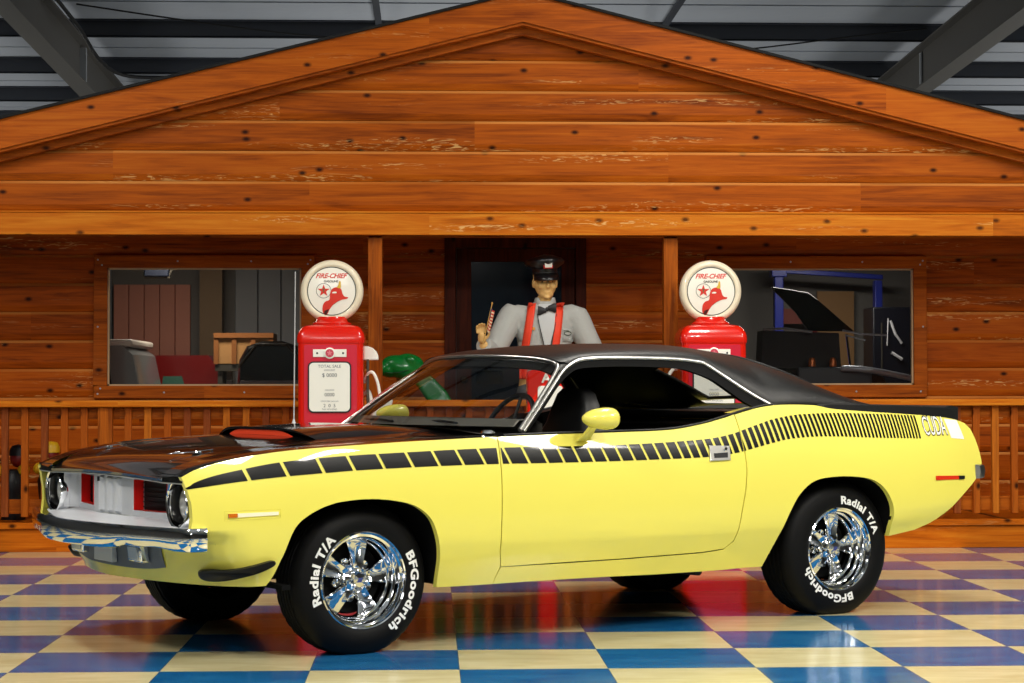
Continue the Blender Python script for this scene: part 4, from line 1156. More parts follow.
    # brake drum, dark
    mb = MB(); mb.lathe([(.001,o+.13),(.150,o+.13),(.155,o+.14),(.155,h)], 32, (0,0,0), 'Y'); mb.obj('brake_drum', m_under, w)
    return w
wheel(0, .732, .318, -1, .330, .235, (-112, 62, 8)); wheel(0, .745, .318, 1, .330, .235, (-60, 100, 20))
wheel(2.743, .729, .330, -1, .346, .262, (0, 162, 12)); wheel(2.743, .729, .330, 1, .346, .262, (30, 200, 50))
# ------------------------------------------------------------------ fuel pumps
m_red = mat('pump_red', srgb(226, 30, 14), .22, coat=.6)
m_pink = mat('pump_face_red', srgb(214, 38, 62), .25, coat=.5)
m_cream = mat('cream_enamel', srgb(252, 250, 240), .3, coat=.3)
m_globe = mat('milk_glass', srgb(255, 251, 238), .25, coat=.4)
m_globe_rim = mat('cream_globe_body', srgb(246, 234, 206), .3, coat=.3)
m_ink = mat('black_ink', srgb(24, 24, 26), .6)
m_grey_ink = mat('grey_ink', srgb(120, 124, 134), .6)
m_redink = mat('red_ink', srgb(222, 52, 36), .5)
m_yelink = mat('yellow_ink', srgb(226, 184, 60), .5)
m_greyp = mat('dark_post', srgb(70, 66, 58), .5)
def rrect(x0, x1, z0, z1, r, n=5):
    out = []
    for cx_, cz_, a in ((x1-r, z1-r, 0), (x0+r, z1-r, 90), (x0+r, z0+r, 180), (x1-r, z0+r, 270)):
        for k in range(n+1):
            t = math.radians(a+90*k/n); out.append((cx_+r*math.cos(t), cz_+r*math.sin(t)))
    return out
def flat(mb, pts, y, fn=None):
    mb.poly([(a, y, b) for a, b in pts])
def pump(x, y, label, hose_side, globe_turn=0.0):
    p = empty('fuel_pump', (x, y, 0)); tag(p, label, 'fuel pump', 'red fuel pumps with round globes')
    w, d = .221, .20
    def rr(w_, d_, r): return rrect(-w_, w_, -d_, d_, r, 6)
    mb = MB(); R = []
    for z, w_, d_, r in ((0,w+.02,d+.02,.03),(.10,w+.02,d+.02,.03),(.11,w,d,.035),(1.448,w,d,.035)): R.append([(a, b, z) for a, b in rr(w_, d_, r)])
    mb.rings(R, True, True); mb.obj('cabinet', m_red, p, smooth=35)
    mb = MB(); R = []
    for z, w_, d_, r in ((1.448,w+.006,d+.006,.04),(1.48,w+.008,d+.008,.04),(1.515,w+.002,d+.002,.045),(1.545,w-.014,d-.014,.05),(1.563,w-.034,d-.034,.05),(1.573,w-.065,d-.065,.05)): R.append([(a, b, z) for a, b in rr(w_, d_, r)])
    mb.rings(R, True, True); mb.obj('cabinet_top', m_red, p, smooth=50)
    mb = MB(); mb.lathe([(.13,1.57),(.135,1.585),(.11,1.60),(.10,1.63)], 28, (0,0,0)); mb.obj('globe_collar', m_red, p, smooth=50)
    # face panel
    mb = MB(); mb.prism(rrect(-.178, .178, .25, 1.435, .012), lambda a, b, dd: (a, dd, b), -d-.006, -d+.01); fc = mb.obj('face_panel', m_pink, p, smooth=30)
    mb = MB(); mb.prism(rrect(-.152, .140, .975, 1.322, .035), lambda a, b, dd: (a, dd, b), -d-.014, -d-.004); wn_ = mb.obj('window_frame', m_ink, p, smooth=30)
    mb = MB(); mb.prism(rrect(-.143, .131, .984, 1.313, .029), lambda a, b, dd: (a, dd, b), -d-.017, -d-.010); dial = mb.obj('dial_face', m_cream, wn_, smooth=30)
    mb = MB(); F = lambda x0, z0: (lambda a, b, c=0: (x0+a, -d-.0182, z0+b))
    for s_, z0, sz in (('TOTAL SALE', 1.288, .028), ('AMOUNT', 1.262, .017), ('GALLONS', 1.128, .014), ('CENTS PER GALLON', 1.052, .013), ('TAX INCLUDED', .998, .014)):
        add_text(mb, s_, F(-.006, z0), size=sz)
    mb.cur = 1
    for s_, z0, sz in (('$ 0000', 1.228, .036), ('0000', 1.096, .034), ('2  0  5', 1.022, .032)): add_text(mb, s_, F(-.006, z0), size=sz)
    mb.obj('dial_lettering', [m_grey_ink, mat('number_ink', srgb(92, 94, 100), .6)], wn_, weld=False)
    # badge
    mb = MB(); mb.prism([(-.118,1.352),(.108,1.352),(.108,1.404),(-.118,1.404)], lambda a, b, dd: (a, dd, b), -d-.012, -d-.004); bd = mb.obj('badge_plate', m_cream, p, bevel=.002)
    mb = MB(); mb.lathe([(.001,-d-.022),(.030,-d-.022),(.038,-d-.018),(.038,-d-.006)], 30, (-.005, 0, 1.378), 'Y'); mb.obj('badge_ring', m_cream, bd, smooth=40)
    mb = MB(); mb.lathe([(.001,-d-.0235),(.028,-d-.0235)], 30, (-.005, 0, 1.378), 'Y'); mb.obj('badge_disc', mat('badge_red', srgb(206,70,90), .3), bd)
    mb = MB(); mb.poly([(-.005+(.022 if k % 2 == 0 else .009)*math.sin(PI*k/5), -d-.0242, 1.378+(.022 if k % 2 == 0 else .009)*math.cos(PI*k/5)) for k in range(10)]); mb.obj('badge_star', mat('badge_pink', srgb(228,130,140), .4), bd)
    mb = MB()
    for xx in (-.09, .085): mb.lathe([(.001,-d-.0125),(.007,-d-.0125),(.008,-d-.010)], 10, (xx,0,1.378), 'Y')
    mb.obj('badge_screw', m_ink, bd)
    # globe
    g = empty('globe', (0, 0, 1.806), globe_turn, p); g.scale = (1.05, 1.05, 1.05)
    mb = MB(); mb.lathe([(.001,-.050),(.06,-.0485),(.12,-.045),(.168,-.040)], 56, (0,0,0), 'Y'); ln = mb.obj('globe_lens', m_globe, g, smooth=60)
    mb = MB(); mb.lathe([(.160,-.040),(.166,-.046),(.178,-.048),(.192,-.042),(.202,-.028),(.206,0),(.202,.028),(.192,.042),(.16,.05),(.001,.055)], 56, (0,0,0), 'Y'); mb.obj('globe_body', m_globe_rim, g, smooth=60)
    mb = MB()
    for r0, r1 in ((.1545,.1595),): mb.rings([[(r*math.cos(2*PI*k/64), -.0435, r*math.sin(2*PI*k/64)) for k in range(64)] for r in (r0, r1)], True, False)
    mb.obj('globe_ring', mat('green_black_ink', srgb(40,52,46), .5), g)
    gy = lambda a, b, c=0: (a, -.0520 + .0095*min(1, (a*a+b*b)/.0225), b)
    mb = MB(); add_text(mb, 'FIRE-CHIEF', lambda a, b, c=0: gy(a*.98-.006, b+.098), size=.043, bold=.0012, shear=.35, spacing=.98); mb.obj('globe_lettering', m_redink, g, weld=False)
    mb = MB(); add_text(mb, 'GASOLINE', lambda a, b, c=0: gy(a-.004, b+.063), size=.020, bold=.0004); mb.obj('globe_small_lettering', m_ink, g, weld=False)
    mb = MB(); c0 = (-.052, .002)
    mb.rings([[gy(c0[0]+r*math.cos(2*PI*k/40), c0[1]+r*math.sin(2*PI*k/40)) for k in range(40)] for r in (.0465,.0490)], True, False)
    mb.cur = 1
    st = [(c0[0]+(.042 if k % 2 == 0 else .0165)*math.sin(PI*k/5), c0[1]+(.042 if k % 2 == 0 else .0165)*math.cos(PI*k/5)) for k in range(10)]
    for k in range(10): mb.poly([gy(*c0), gy(*st[k]), gy(*st[(k+1) % 10])])
    mb.cur = 2; add_text(mb, 'T', lambda a, b, c=0: (lambda q: (q[0], q[1]-.0008, q[2]))(gy(a+c0[0], b+c0[1])), size=.030, bold=.001)
    mb.obj('star_emblem', [m_ink, m_redink, mat('emblem_green', srgb(60,110,70), .5)], g, weld=False)
    # fire helmet
    hel = spline([(-.052,-.150),(-.060,-.125),(-.056,-.090),(-.040,-.068),(-.018,-.060),(-.012,-.045),(-.010,-.015),(.002,.012),(.025,.024),(.050,.022),(.064,.008),(.072,-.020),(.085,-.036),(.106,-.040),(.100,-.050),(.070,-.056),(.040,-.068),(.010,-.090),(-.012,-.118),(-.025,-.145),(-.038,-.158)], 3, True)
    hy = lambda a, b, o: (lambda q: (q[0], q[1]-o, q[2]))(gy(a, b))
    mb = MB()
    cxh, czh = .0, -.05
    V, E, F_, *_ = delaunay_2d_cdt([Vector(q) for q in hel], [(i, (i+1) % len(hel)) for i in range(len(hel))], [], 1, 1e-7)
    b0 = len(mb.v); [mb.vert(hy(q.x, q.y, .001)) for q in V]; [mb.face([b0+i for i in q]) for q in F_]
    mb.cur = 1
    br = spline([(-.052,-.150),(-.044,-.118),(-.022,-.112),(.010,-.0935),(.040,-.071),(.075,-.058),(.040,-.070),(.010,-.092),(-.012,-.120),(-.025,-.147),(-.038,-.158)], 3, True)
    dark_ = [(-.050,-.146),(-.046,-.128),(-.030,-.122),(-.016,-.116),(-.028,-.142),(-.038,-.156)]
    mb.poly([hy(a, b, .002) for a, b in dark_])
    mb.poly([hy(a, b, .002) for a, b in ((-.012,-.114),(.008,-.0915),(.038,-.0695),(.060,-.060),(.040,-.0665),(.012,-.086))])
    mb.cur = 2; mb.poly([hy(a, b, .002) for a, b in spline([(.034,.024),(.044,.040),(.050,.066),(.058,.062),(.060,.045),(.060,.022),(.050,.018)], 3, True)])
    mb.cur = 3; mb.poly([hy(a, b, .002) for a, b in spline([(.002,-.012),(.015,-.004),(.032,-.006),(.030,-.014),(.012,-.015)], 3, True)])
    mb.obj('helmet_emblem', [m_redink, mat('emblem_brown', srgb(70,20,16), .5), m_yelink, m_globe], g, weld=False)
    # nozzle cradle, post and hose
    s = hose_side
    mb = MB()
    if s > 0:
        fan = [(0,0),(.10,0),(.098,.03),(.085,.06),(.06,.082),(.03,.093),(0,.095)]
        mb.prism(fan, lambda a, b, dd: (w+a, dd, 1.333+b), -.10, .02)
        cr = mb.obj('nozzle_cradle', m_cream, p, bevel=.006)
        mb = MB(); mb.box((w+.018, -.10, .55), (w+.036, -.07, 1.34)); mb.obj('hose_post', m_greyp, p, bevel=.003)
        mb = MB(); mb.tube(spline([(w+.0, -.05, 1.18),(w+.03,-.10,1.24),(w+.065,-.12,1.245),(w+.095,-.12,1.18),(w+.11,-.12,1.10),(w+.125,-.12,1.05)], 6), .011, 10); mb.tube(spline([(w,-.02,1.10),(w+.03,-.06,1.12),(w+.05,-.08,1.06),(w+.06,-.08,.90),(w+.04,-.06,.72),(w+.0,-.02,.66)], 6), .013, 10)
        hs_ = mb.obj('hose', m_cream, p, smooth=60)
        mb = MB(); mb.rings([[(w+a, y_, z) for a, z in ((.05,.95),(.10,1.03),(.125,1.065),(.165,1.07),(.20,1.06),(.19,1.02),(.13,.95),(.07,.90))] for y_ in (-.145,-.135,-.10,-.09)], True, True); mb.obj('nozzle', m_cream, hs_, smooth=30, bevel=.008)
    else:
        mb.prism([(0,0),(-.05,0),(-.05,.05),(-.03,.08),(0,.085)], lambda a, b, dd: (-w+a, dd, 1.06+b), -.08, .02); mb.obj('nozzle_cradle', m_cream, p, bevel=.006)
        mb = MB(); mb.tube(spline([(-w-.02,-.06,1.272),(-w-.055,-.09,1.262),(-w-.085,-.10,1.215),(-w-.10,-.10,1.17)], 6), .012, 10)
        mb.tube(spline([(-w-.02,-.05,.9),(-w-.05,-.05,.8),(-w-.03,-.03,.6),(-w,0,.5)], 6), .012, 10)
        hs_ = mb.obj('hose', m_cream, p, smooth=60)
        mb = MB(); mb.tube([(-w-.105,-.10,1.19),(-w-.10,-.10,1.14),(-w-.06,-.10,1.10),(-w-.01,-.10,1.075),(-w+.03,-.10,1.07)], [.012,.020,.022,.016,.012], 12); mb.obj('nozzle', m_cream, hs_, smooth=60)
    return p
pump(-.668, 13.90, 'red fuel pump with full dial face showing, standing left of the windshield', 1)
pump(1.945, 13.90, 'red fuel pump standing behind the black roof, its dial seen through the car', -1)

# ------------------------------------------------------------------ air meter behind the car
am = empty('air_meter', (.80, 13.72, 0)); tag(am, 'low red air meter with white dial seen through the windshield', 'air meter')
mb = MB(); mb.rings([[(a, b, z) for a, b in rrect(-w_, w_, -d_, d_, .03)] for z, w_, d_ in ((0,.13,.11),(.05,.13,.11),(.08,.065,.06),(.78,.06,.055),(.84,.09,.08))], True, True); mb.obj('pedestal', m_red, am, smooth=35)
mb = MB(); mb.rings([[(a, y_, b) for a, b in rrect(-.137, .137, .82, 1.262, .035)] for y_ in (-.10,-.09,.10,.11)], True, True); hd = mb.obj('meter_head', m_red, am, smooth=30, bevel=.01)
mb = MB(); mb.prism(rrect(-.068, .10, .92, 1.155, .02), lambda a, b, dd: (a, dd, b), -.112, -.098); mb.obj('meter_dial', m_cream, hd, smooth=30)
mb = MB(); add_text(mb, 'AIR', lambda a, b, c=0: (a+.025, -.112, b+1.205), size=.085, bold=.003); mb.obj('meter_lettering', m_cream, hd, weld=False)
mb = MB(); mb.tube(spline([(.13,-.02,1.10),(.19,-.04,1.05),(.22,-.04,.8),(.17,-.02,.5),(.13,0,.3)], 6), .011, 8); mb.obj('air_hose', mat('orange_hose', srgb(206,110,40), .5), am, smooth=60)

# ------------------------------------------------------------------ helpers for figures
def skin_geo(pts, edges, root=0, sub=2):
    """pts: (x,y,z,rx,ry)"""
    me = bpy.data.meshes.new('sk'); me.from_pydata([p[:3] for p in pts], edges, [])
    o = bpy.data.objects.new('sk', me); COL.objects.link(o)
    sk = o.modifiers.new('k', 'SKIN'); ss = o.modifiers.new('s', 'SUBSURF'); ss.levels = ss.render_levels = sub
    for i, p in enumerate(pts):
        d = me.skin_vertices[0].data[i]; d.radius = (p[3], p[4]); d.use_root = (i == root)
    dg = bpy.context.evaluated_depsgraph_get(); dg.update()
    ev = bpy.data.meshes.new_from_object(o.evaluated_get(dg))
    v = [tuple(x.co) for x in ev.vertices]; f = [tuple(x.vertices) for x in ev.polygons]
    bpy.data.objects.remove(o); bpy.data.meshes.remove(me); bpy.data.meshes.remove(ev)
    return v, f
def add_geo(mb, g):
    b = len(mb.v); mb.v += g[0]
    for q in g[1]: mb.face([b+i for i in q])
def ellipsoid(mb, c, r, rot=None, nu=20, nv=14):
    R = []
    for j in range(nv+1):
        ph = -PI/2+PI*j/nv; ph = max(-PI/2+.02, min(PI/2-.02, ph)); ring = []
        for k in range(nu):
            a = 2*PI*k/nu; p = Vector((r[0]*math.cos(ph)*math.cos(a), r[1]*math.cos(ph)*math.sin(a), r[2]*math.sin(ph)))
            if rot: p = rot @ p
            ring.append(p+Vector(c))
        R.append(ring)
    mb.rings(R, True, True)
def fuse(name, mb, mt, parent, voxel, smooth_it=4):
    o = mb.obj(name, mt, None, weld=False)
    r = o.modifiers.new('r', 'REMESH'); r.mode = 'VOXEL'; r.voxel_size = voxel
    s = o.modifiers.new('s', 'SMOOTH'); s.iterations = smooth_it; s.factor = .5
    dg = bpy.context.evaluated_depsgraph_get(); dg.update()
    me = bpy.data.meshes.new_from_object(o.evaluated_get(dg)); old = o.data
    o.modifiers.clear(); o.data = me; bpy.data.meshes.remove(old); me.shade_smooth()
    if not me.materials: me.materials.append(mt)
    if parent: o.parent = parent
    return o

# ------------------------------------------------------------------ the attendant figure behind the railing
# origin at the feet on the porch deck, facing -Y
BX, BY, BZ = .832, 14.56, .2
man = empty('mannequin', (BX, BY, BZ)); man.scale = (1.05, 1.05, 1.05); tag(man, 'attendant mannequin in grey shirt, red suspenders, bow tie and black peaked cap behind the car', 'mannequin')
m_skin = mat('wax_skin', srgb(232, 188, 118), .45, spec=.4)
m_shirt = mat('grey_work_shirt', srgb(176, 178, 174), .85, spec=.2, bump=(40, .5, .006))
m_trous = mat('dark_grey_trousers', srgb(86, 88, 90), .9, spec=.2)
m_susp = mat('orange_red_webbing', srgb(238, 66, 36), .6)
m_cap = mat('black_cap_leather', srgb(18, 18, 20), .28, spec=.8)
m_tie = mat('charcoal_tie', srgb(34, 34, 36), .5)
hx = .0
SH_L, EL_L, WR_L = (-.222,.02,1.390), (-.365,-.10,1.13), (-.435,-.28,1.195)       # arm at image left, hand raised
HA_L = (-.445,-.33,1.335)
SH_R, EL_R, WR_R = (.218,.02,1.378), (.345,-.02,1.12), (.39,-.22,.93)
body_pts = [ (0,.0,.98,.155,.115), (0,0,1.10,.150,.105), (0,0,1.25,.145,.100), (0,.01,1.36,.135,.090), (0,.015,1.43,.09,.075), (0,.005,1.49,.058,.060), (0,-.005,1.545,.056,.06),
  (*SH_L,.060,.060), (*EL_L,.047,.047), (*WR_L,.036,.032),
  (*SH_R,.060,.060), (*EL_R,.047,.047), (*WR_R,.030,.026),
  (-.10,0,.88,.092,.10), (-.115,.01,.50,.060,.065), (-.12,.03,.10,.042,.045), (-.13,-.10,.04,.045,.03),
  (.10,0,.88,.092,.10), (.115,.01,.50,.060,.065), (.12,.03,.10,.042,.045), (.13,-.10,.04,.045,.03)]
body_ed = [(0,1),(1,2),(2,3),(3,4),(4,5),(5,6),(3,7),(7,8),(8,9),(3,10),(10,11),(11,12),(0,13),(13,14),(14,15),(15,16),(0,17),(17,18),(18,19),(19,20)]
mb = MB(); add_geo(mb, skin_geo(body_pts, body_ed))
# head, turned a little to its left and tipped down
HC = Vector((hx+.005, -.015, 1.625)); HR = Matrix.Rotation(math.radians(9), 3, 'Z') @ Matrix.Rotation(math.radians(5), 3, 'X')
def hp_(x, y, z): return HC + HR @ Vector((x, y, z))
ellipsoid(mb, hp_(0,.015,.045), (.084,.100,.088), HR)
ellipsoid(mb, hp_(0,-.010,-.025), (.073,.080,.085), HR)
ellipsoid(mb, hp_(0,-.040,-.080), (.050,.044,.038), HR)        # jaw and chin
ellipsoid(mb, hp_(0,-.074,-.102), (.022,.016,.015), HR)
ellipsoid(mb, hp_(0,-.082,.020), (.058,.012,.012), HR)          # brow
ellipsoid(mb, hp_(0,-.094,-.012), (.011,.014,.026), HR @ Matrix.Rotation(math.radians(-16), 3, 'X'))
ellipsoid(mb, hp_(0,-.100,-.030), (.015,.014,.011), HR)
ellipsoid(mb, hp_(0,-.080,-.066), (.026,.010,.006), HR); ellipsoid(mb, hp_(0,-.078,-.078), (.022,.010,.006), HR)
for s in (-1, 1):
    ellipsoid(mb, hp_(s*.042,-.066,-.028), (.022,.018,.022), HR)   # cheek
    ellipsoid(mb, hp_(s*.080,.012,-.012), (.010,.020,.033), HR)    # ear
# hands: palm, four fingers, thumb
def hand(wr, palm, fdir, up, side, curl):
    """wr wrist, palm centre direction etc. all vectors"""
    wr = Vector(wr); fd = Vector(fdir).normalized(); nrm = Vector(up).normalized(); sd = fd.cross(nrm).normalized()*side
    pc_ = wr + fd*.055
    g = [(*(wr), .032, .026), (*(wr+fd*.03), .036, .018), (*(wr+fd*.075), .040, .016)]
    add_geo(mb, skin_geo(g, [(0,1),(1,2)], 0))
    for k, L_ in enumerate((.070, .078, .073, .058)):
        o = wr + fd*.078 + sd*(.027-.018*k)
        c = curl
        p0 = o - fd*.012; p1 = o+fd*L_*.42; d2 = (fd*math.cos(c)+nrm*math.sin(c)); p2 = p1+d2*L_*.33; d3 = (fd*math.cos(2*c)+nrm*math.sin(2*c)); p3 = p2+d3*L_*.27
        add_geo(mb, skin_geo([(*p0,.0092,.0092),(*p1,.0088,.0088),(*p2,.0080,.0080),(*p3,.0066,.0066)], [(0,1),(1,2),(2,3)], 0, 1))
    t0 = wr+fd*.025+sd*.024; t1 = t0+fd*.028+sd*.026+nrm*.010; t2 = t1+fd*.030+sd*.004+nrm*.016
    add_geo(mb, skin_geo([(*t0,.0120,.0120),(*t1,.0102,.0102),(*t2,.0080,.0080)], [(0,1),(1,2)], 0, 1))
hand(WR_L, None, (-.10,-.10,1.0), (0,-1,.1), 1, .75)
hand(WR_R, None, (.05,-.75,-.55), (-.2,.3,-1), -1, .5)
fuse('body', mb, m_skin, man, .0055, 3)
# clothes: same skeleton, looser
def grow(idx, k, ex): return [tuple(list(body_pts[i][:3])+[body_pts[i][3]+ex, body_pts[i][4]+ex]) for i in idx]
mb = MB()
mb.rings([[(rx*math.cos(2*PI*k/28), yo+ry*math.sin(2*PI*k/28), z+(sl*abs(math.cos(2*PI*k/28))**1.5)) for k in range(28)] for z, rx, ry, yo, sl in ((.90,.172,.125,0,0),(1.02,.170,.122,0,0),(1.15,.180,.128,0,0),(1.27,.196,.134,0,0),(1.36,.200,.124,.005,0),(1.42,.185,.105,.01,-.01),(1.455,.135,.088,.01,-.015),(1.475,.085,.075,.008,0),(1.49,.068,.066,.0,0))], True, True)
for S_, E_, W_ in ((SH_L, EL_L, WR_L), (SH_R, EL_R, WR_R)):
    sg = -1 if S_[0] < 0 else 1
    pts_ = spline([(sg*.12,.015,1.385), (sg*.20,.018,1.385), S_, tuple((a_+b_)/2 for a_, b_ in zip(S_, E_)), E_, tuple(a_*.45+b_*.55 for a_, b_ in zip(E_, W_)), tuple(a_*.12+b_*.88 for a_, b_ in zip(E_, W_))], 4)
    n_ = len(pts_); rr_ = P([(0,.075),(.2,.090),(.35,.092),(.55,.082),(.72,.075),(.88,.062),(1,.055)])
    mb.tube(pts_, [rr_(i/(n_-1)) for i in range(n_)], 18)
shirt = fuse('shirt', mb, m_shirt, man, .008, 5)
mb = MB()
add_geo(mb, skin_geo([(0,0,.98,.180,.135),(0,0,.90,.175,.135),(-.105,0,.80,.115,.115),(-.12,.01,.48,.088,.092),(-.125,.02,.08,.085,.085),(.105,0,.80,.115,.115),(.12,.01,.48,.088,.092),(.125,.02,.08,.085,.085)], [(0,1),(1,2),(2,3),(3,4),(1,5),(5,6),(6,7)]))
fuse('trousers', mb, m_trous, man, .012, 3)
mb = MB()
for s in (-1, 1): mb.rings([[(s*.13+w_*math.cos(2*PI*k/16), -.05+l_*math.sin(2*PI*k/16)-o_, z) for k in range(16)] for z, w_, l_, o_ in ((.0,.05,.135,.0),(.03,.052,.135,.0),(.06,.046,.10,-.01),(.10,.045,.06,-.04))], True, True)
mb.obj('shoe', m_cap, man, smooth=50)
from mathutils.bvhtree import BVHTree
bv = BVHTree.FromPolygons([v.co for v in shirt.data.vertices], [tuple(p.vertices) for p in shirt.data.polygons])
def onchest(x, z, off=.004):
    h = bv.ray_cast(Vector((x, -1, z)), Vector((0, 1, 0)))
    y = h[0].y if h[0] is not None else -.10
    return (x, y-off, z)
for s, xt, xb in ((-1, -.088, -.150), (1, .105, .060)):
    mb = MB(); R = []
    for k in range(26):
        t = k/25; z = 1.475-.52*t; xc = xt+(xb-xt)*min(1, t*1.35)
        R.append([onchest(xc+dx, z, .012) for dx in (-.026, -.009, .009, .026)])
    ids = [[mb.vert(p) for p in r] for r in R]
    for a, b in zip(ids, ids[1:]):
        for k in range(3): mb.face([a[k], a[k+1], b[k+1], b[k]])
    mb.obj('suspender', m_susp, man, smooth=60, solid=.004)
# shirt front placket, collar, tie, cords, pockets, patches
mb = MB(); ids = [[mb.vert(onchest(x, z, .009)) for x in (-w_, -w_/2, 0, w_/2, w_)] for z, w_ in ((1.47,.066),(1.42,.066),(1.34,.055),(1.26,.040),(1.18,.022),(1.12,.006))]
for a, b in zip(ids, ids[1:]):
    for k in range(4): mb.face([a[k], a[k+1], b[k+1], b[k]])
mb.v = [(x+.012, y, z) for x, y, z in mb.v]
mb.obj('shirt_front', mat('pale_shirt_front', srgb(196,198,198), .8), shirt, smooth=60)
mb = MB(); R = []
for z, r, dz in ((1.455,.078,.0),(1.50,.070,.0),(1.515,.066,0)): R.append([(.004+r*math.cos(2*PI*k/24), -.004+r*.98*math.sin(2*PI*k/24), z-(.028 if math.sin(2*PI*k/24) < -.8 else 0)) for k in range(24)])
mb.rings(R, True, False); mb.obj('collar', m_shirt, shirt, smooth=60, solid=.006)
c = onchest(.012, 1.432, .024)
mb = MB()
for s in (-1, 1): mb.rings([[(c[0]+s*x, c[1]-d*math.cos(a)*1.0, c[2]+.010*s+hh*math.sin(a)) for a in [2*PI*k/12 for k in range(12)]] for x, hh, d in ((.006,.012,.012),(.022,.020,.012),(.045,.030,.012),(.062,.032,.008),(.064,.030,.002))], True, True)
ellipsoid(mb, c, (.013,.013,.015)); mb.obj('bow_tie', m_tie, man, smooth=50)
mb = MB()
for s in (-1, 1): mb.tube([onchest(.012+s*.066, 1.40, .013), onchest(.012+s*.056, 1.33, .013), onchest(.012+s*.040, 1.26, .013), onchest(.012+s*.022, 1.18, .013), onchest(.012+s*.008, 1.13, .013)], .0032, 6)
mb.obj('neck_cord', m_tie, man, smooth=60)
for x0 in (-.185, .12):
    mb = MB()
    ids = [[mb.vert(onchest(x0+.07*i/3, 1.30-.09*j/3, .0035)) for i in range(4)] for j in range(4)]
    for a, b in zip(ids, ids[1:]):
        for k in range(3): mb.face([a[k], a[k+1], b[k+1], b[k]])
    mb.obj('chest_pocket', m_shirt, shirt, smooth=60, solid=.003)
mb = MB(); mb.poly([onchest(x, z, .009) for x, z in ((-.125,1.315),(-.072,1.308),(-.072,1.288),(-.125,1.296))]); mb.obj('name_patch', mat('gold_patch', srgb(214,150,70), .6), shirt)
mb = MB(); mb.tube([onchest(.155+.026*math.cos(2*PI*k/16), 1.268+.013*math.sin(2*PI*k/16), .008) for k in range(16)], .0025, 5, closed=True); mb.tube([onchest(.125, 1.285, .008), onchest(.155, 1.288, .008), onchest(.18, 1.27, .008)], .002, 5); mb.obj('emblem_patch', mat('green_thread', srgb(60,72,54), .8), shirt)
# peaked cap
CR = HR @ Matrix.Rotation(math.radians(-3), 3, 'Y')
def cp(x, y, z): return HC + CR @ Vector((x, y+.012, z))
mb = MB(); R = []
for z, rx, ry, lift in ((.052,.084,.104,0),(.090,.088,.108,0),(.098,.098,.118,0),(.118,.132,.140,.006),(.135,.140,.146,.014),(.150,.125,.132,.020),(.162,.08,.09,.020),(.166,.02,.02,.018)):
    R.append([cp(rx*math.cos(2*PI*k/32), ry*math.sin(2*PI*k/32), z-lift*math.sin(2*PI*k/32)*1.3) for k in range(32)])
mb.rings(R, True, True); capo = mb.obj('cap', m_cap, man, smooth=45)
mb = MB(); R = []
for k in range(21):
    a = math.radians(200+140*k/20); rr_ = 1.0
    row = []
    for t in (0, .33, .66, 1):
        e = .060*math.sin(PI*k/20)**.7*t
        row.append(cp((.087+e*.55)*math.cos(a), (.107+e)*math.sin(a), .058-.034*t*t-.010*t))
    R.append(row)
ids = [[mb.vert(p) for p in r] for r in R]
for a, b in zip(ids, ids[1:]):
    for k in range(3): mb.face([a[k], a[k+1], b[k+1], b[k]])
mb.obj('cap_visor', m_cap, capo, smooth=60, solid=.004)
mb = MB(); mb.tube([cp(.090*math.cos(math.radians(a)), .111*math.sin(math.radians(a)), .066) for a in range(195, 346, 10)], .004, 6); mb.obj('cap_strap', m_tie, capo, smooth=60)
mb = MB(); bp_ = [cp(x, -.133-(.004 if abs(x) < .02 else 0)+.010*(x*x)/.0009*.3, z+.01) for x, z in ((-.032,.085),(.032,.085),(.034,.130),(.018,.138),(0,.140),(-.018,.138),(-.034,.130))]
mb.poly(bp_); mb.v += [tuple(Vector(p)+CR @ Vector((0,.006,0))) for p in bp_]; mb.face(range(7, 14)); 
for k in range(7): mb.face([k, (k+1) % 7, 7+(k+1) % 7, 7+k])
bo = mb.obj('cap_badge', mat('badge_scarlet', srgb(222,52,40), .4), capo)
mb = MB(); mb.poly([cp(x, -.139, z+.01) for x, z in ((-.025,.092),(.025,.092),(.026,.124),(-.026,.124))]); mb.obj('badge_panel', m_cream, capo)
mb = MB(); 
for s in (-1, 1): ellipsoid(mb, hp_(s*.031,-.070,.002), (.012,.008,.007), HR, 12, 8)
mb.obj('eye', mat('eye_dark', srgb(60,40,26), .2), man, smooth=60)
# little flag in the raised hand
fl = empty('small_flag', (BX+1.05*WR_L[0]+.015, BY+1.05*WR_L[1]-.05, BZ+1.05*WR_L[2]+.07)); tag(fl, 'small striped flag on a gold stick held in the mannequin raised hand', 'flag')
mb = MB(); mb.tube([(-.01,0,-.07),(.028,.005,.10),(.052,.008,.205)], .0035, 8); ellipsoid(mb, (.053,.008,.212), (.006,.006,.009)); mb.obj('flag_stick', mat('gold_stick', srgb(206,160,80), .4), fl, smooth=60)
mb = MB(); n = 14
def clothf(i, j):
    t = i/n; q = j/8
    return (.046-.030*t+.022*q*(1-.3*t)+.006*math.sin(q*9), -.004+.010*math.sin(q*8+t*2), .175-.155*t-.02*q)
for i in range(n):
    mb.cur = 1 if i % 2 else 0
    for j in range(8):
        mb.cur = 2 if (i < 6 and j < 3) else (1 if i % 2 else 0)
        mb.poly([clothf(i, j), clothf(i+1, j), clothf(i+1, j+1), clothf(i, j+1)])
mb.obj('flag_cloth', [mat('flag_red', srgb(206,60,44), .7), mat('flag_white', srgb(236,214,180), .7), mat('flag_navy', srgb(60,60,110), .7)], fl, smooth=60)

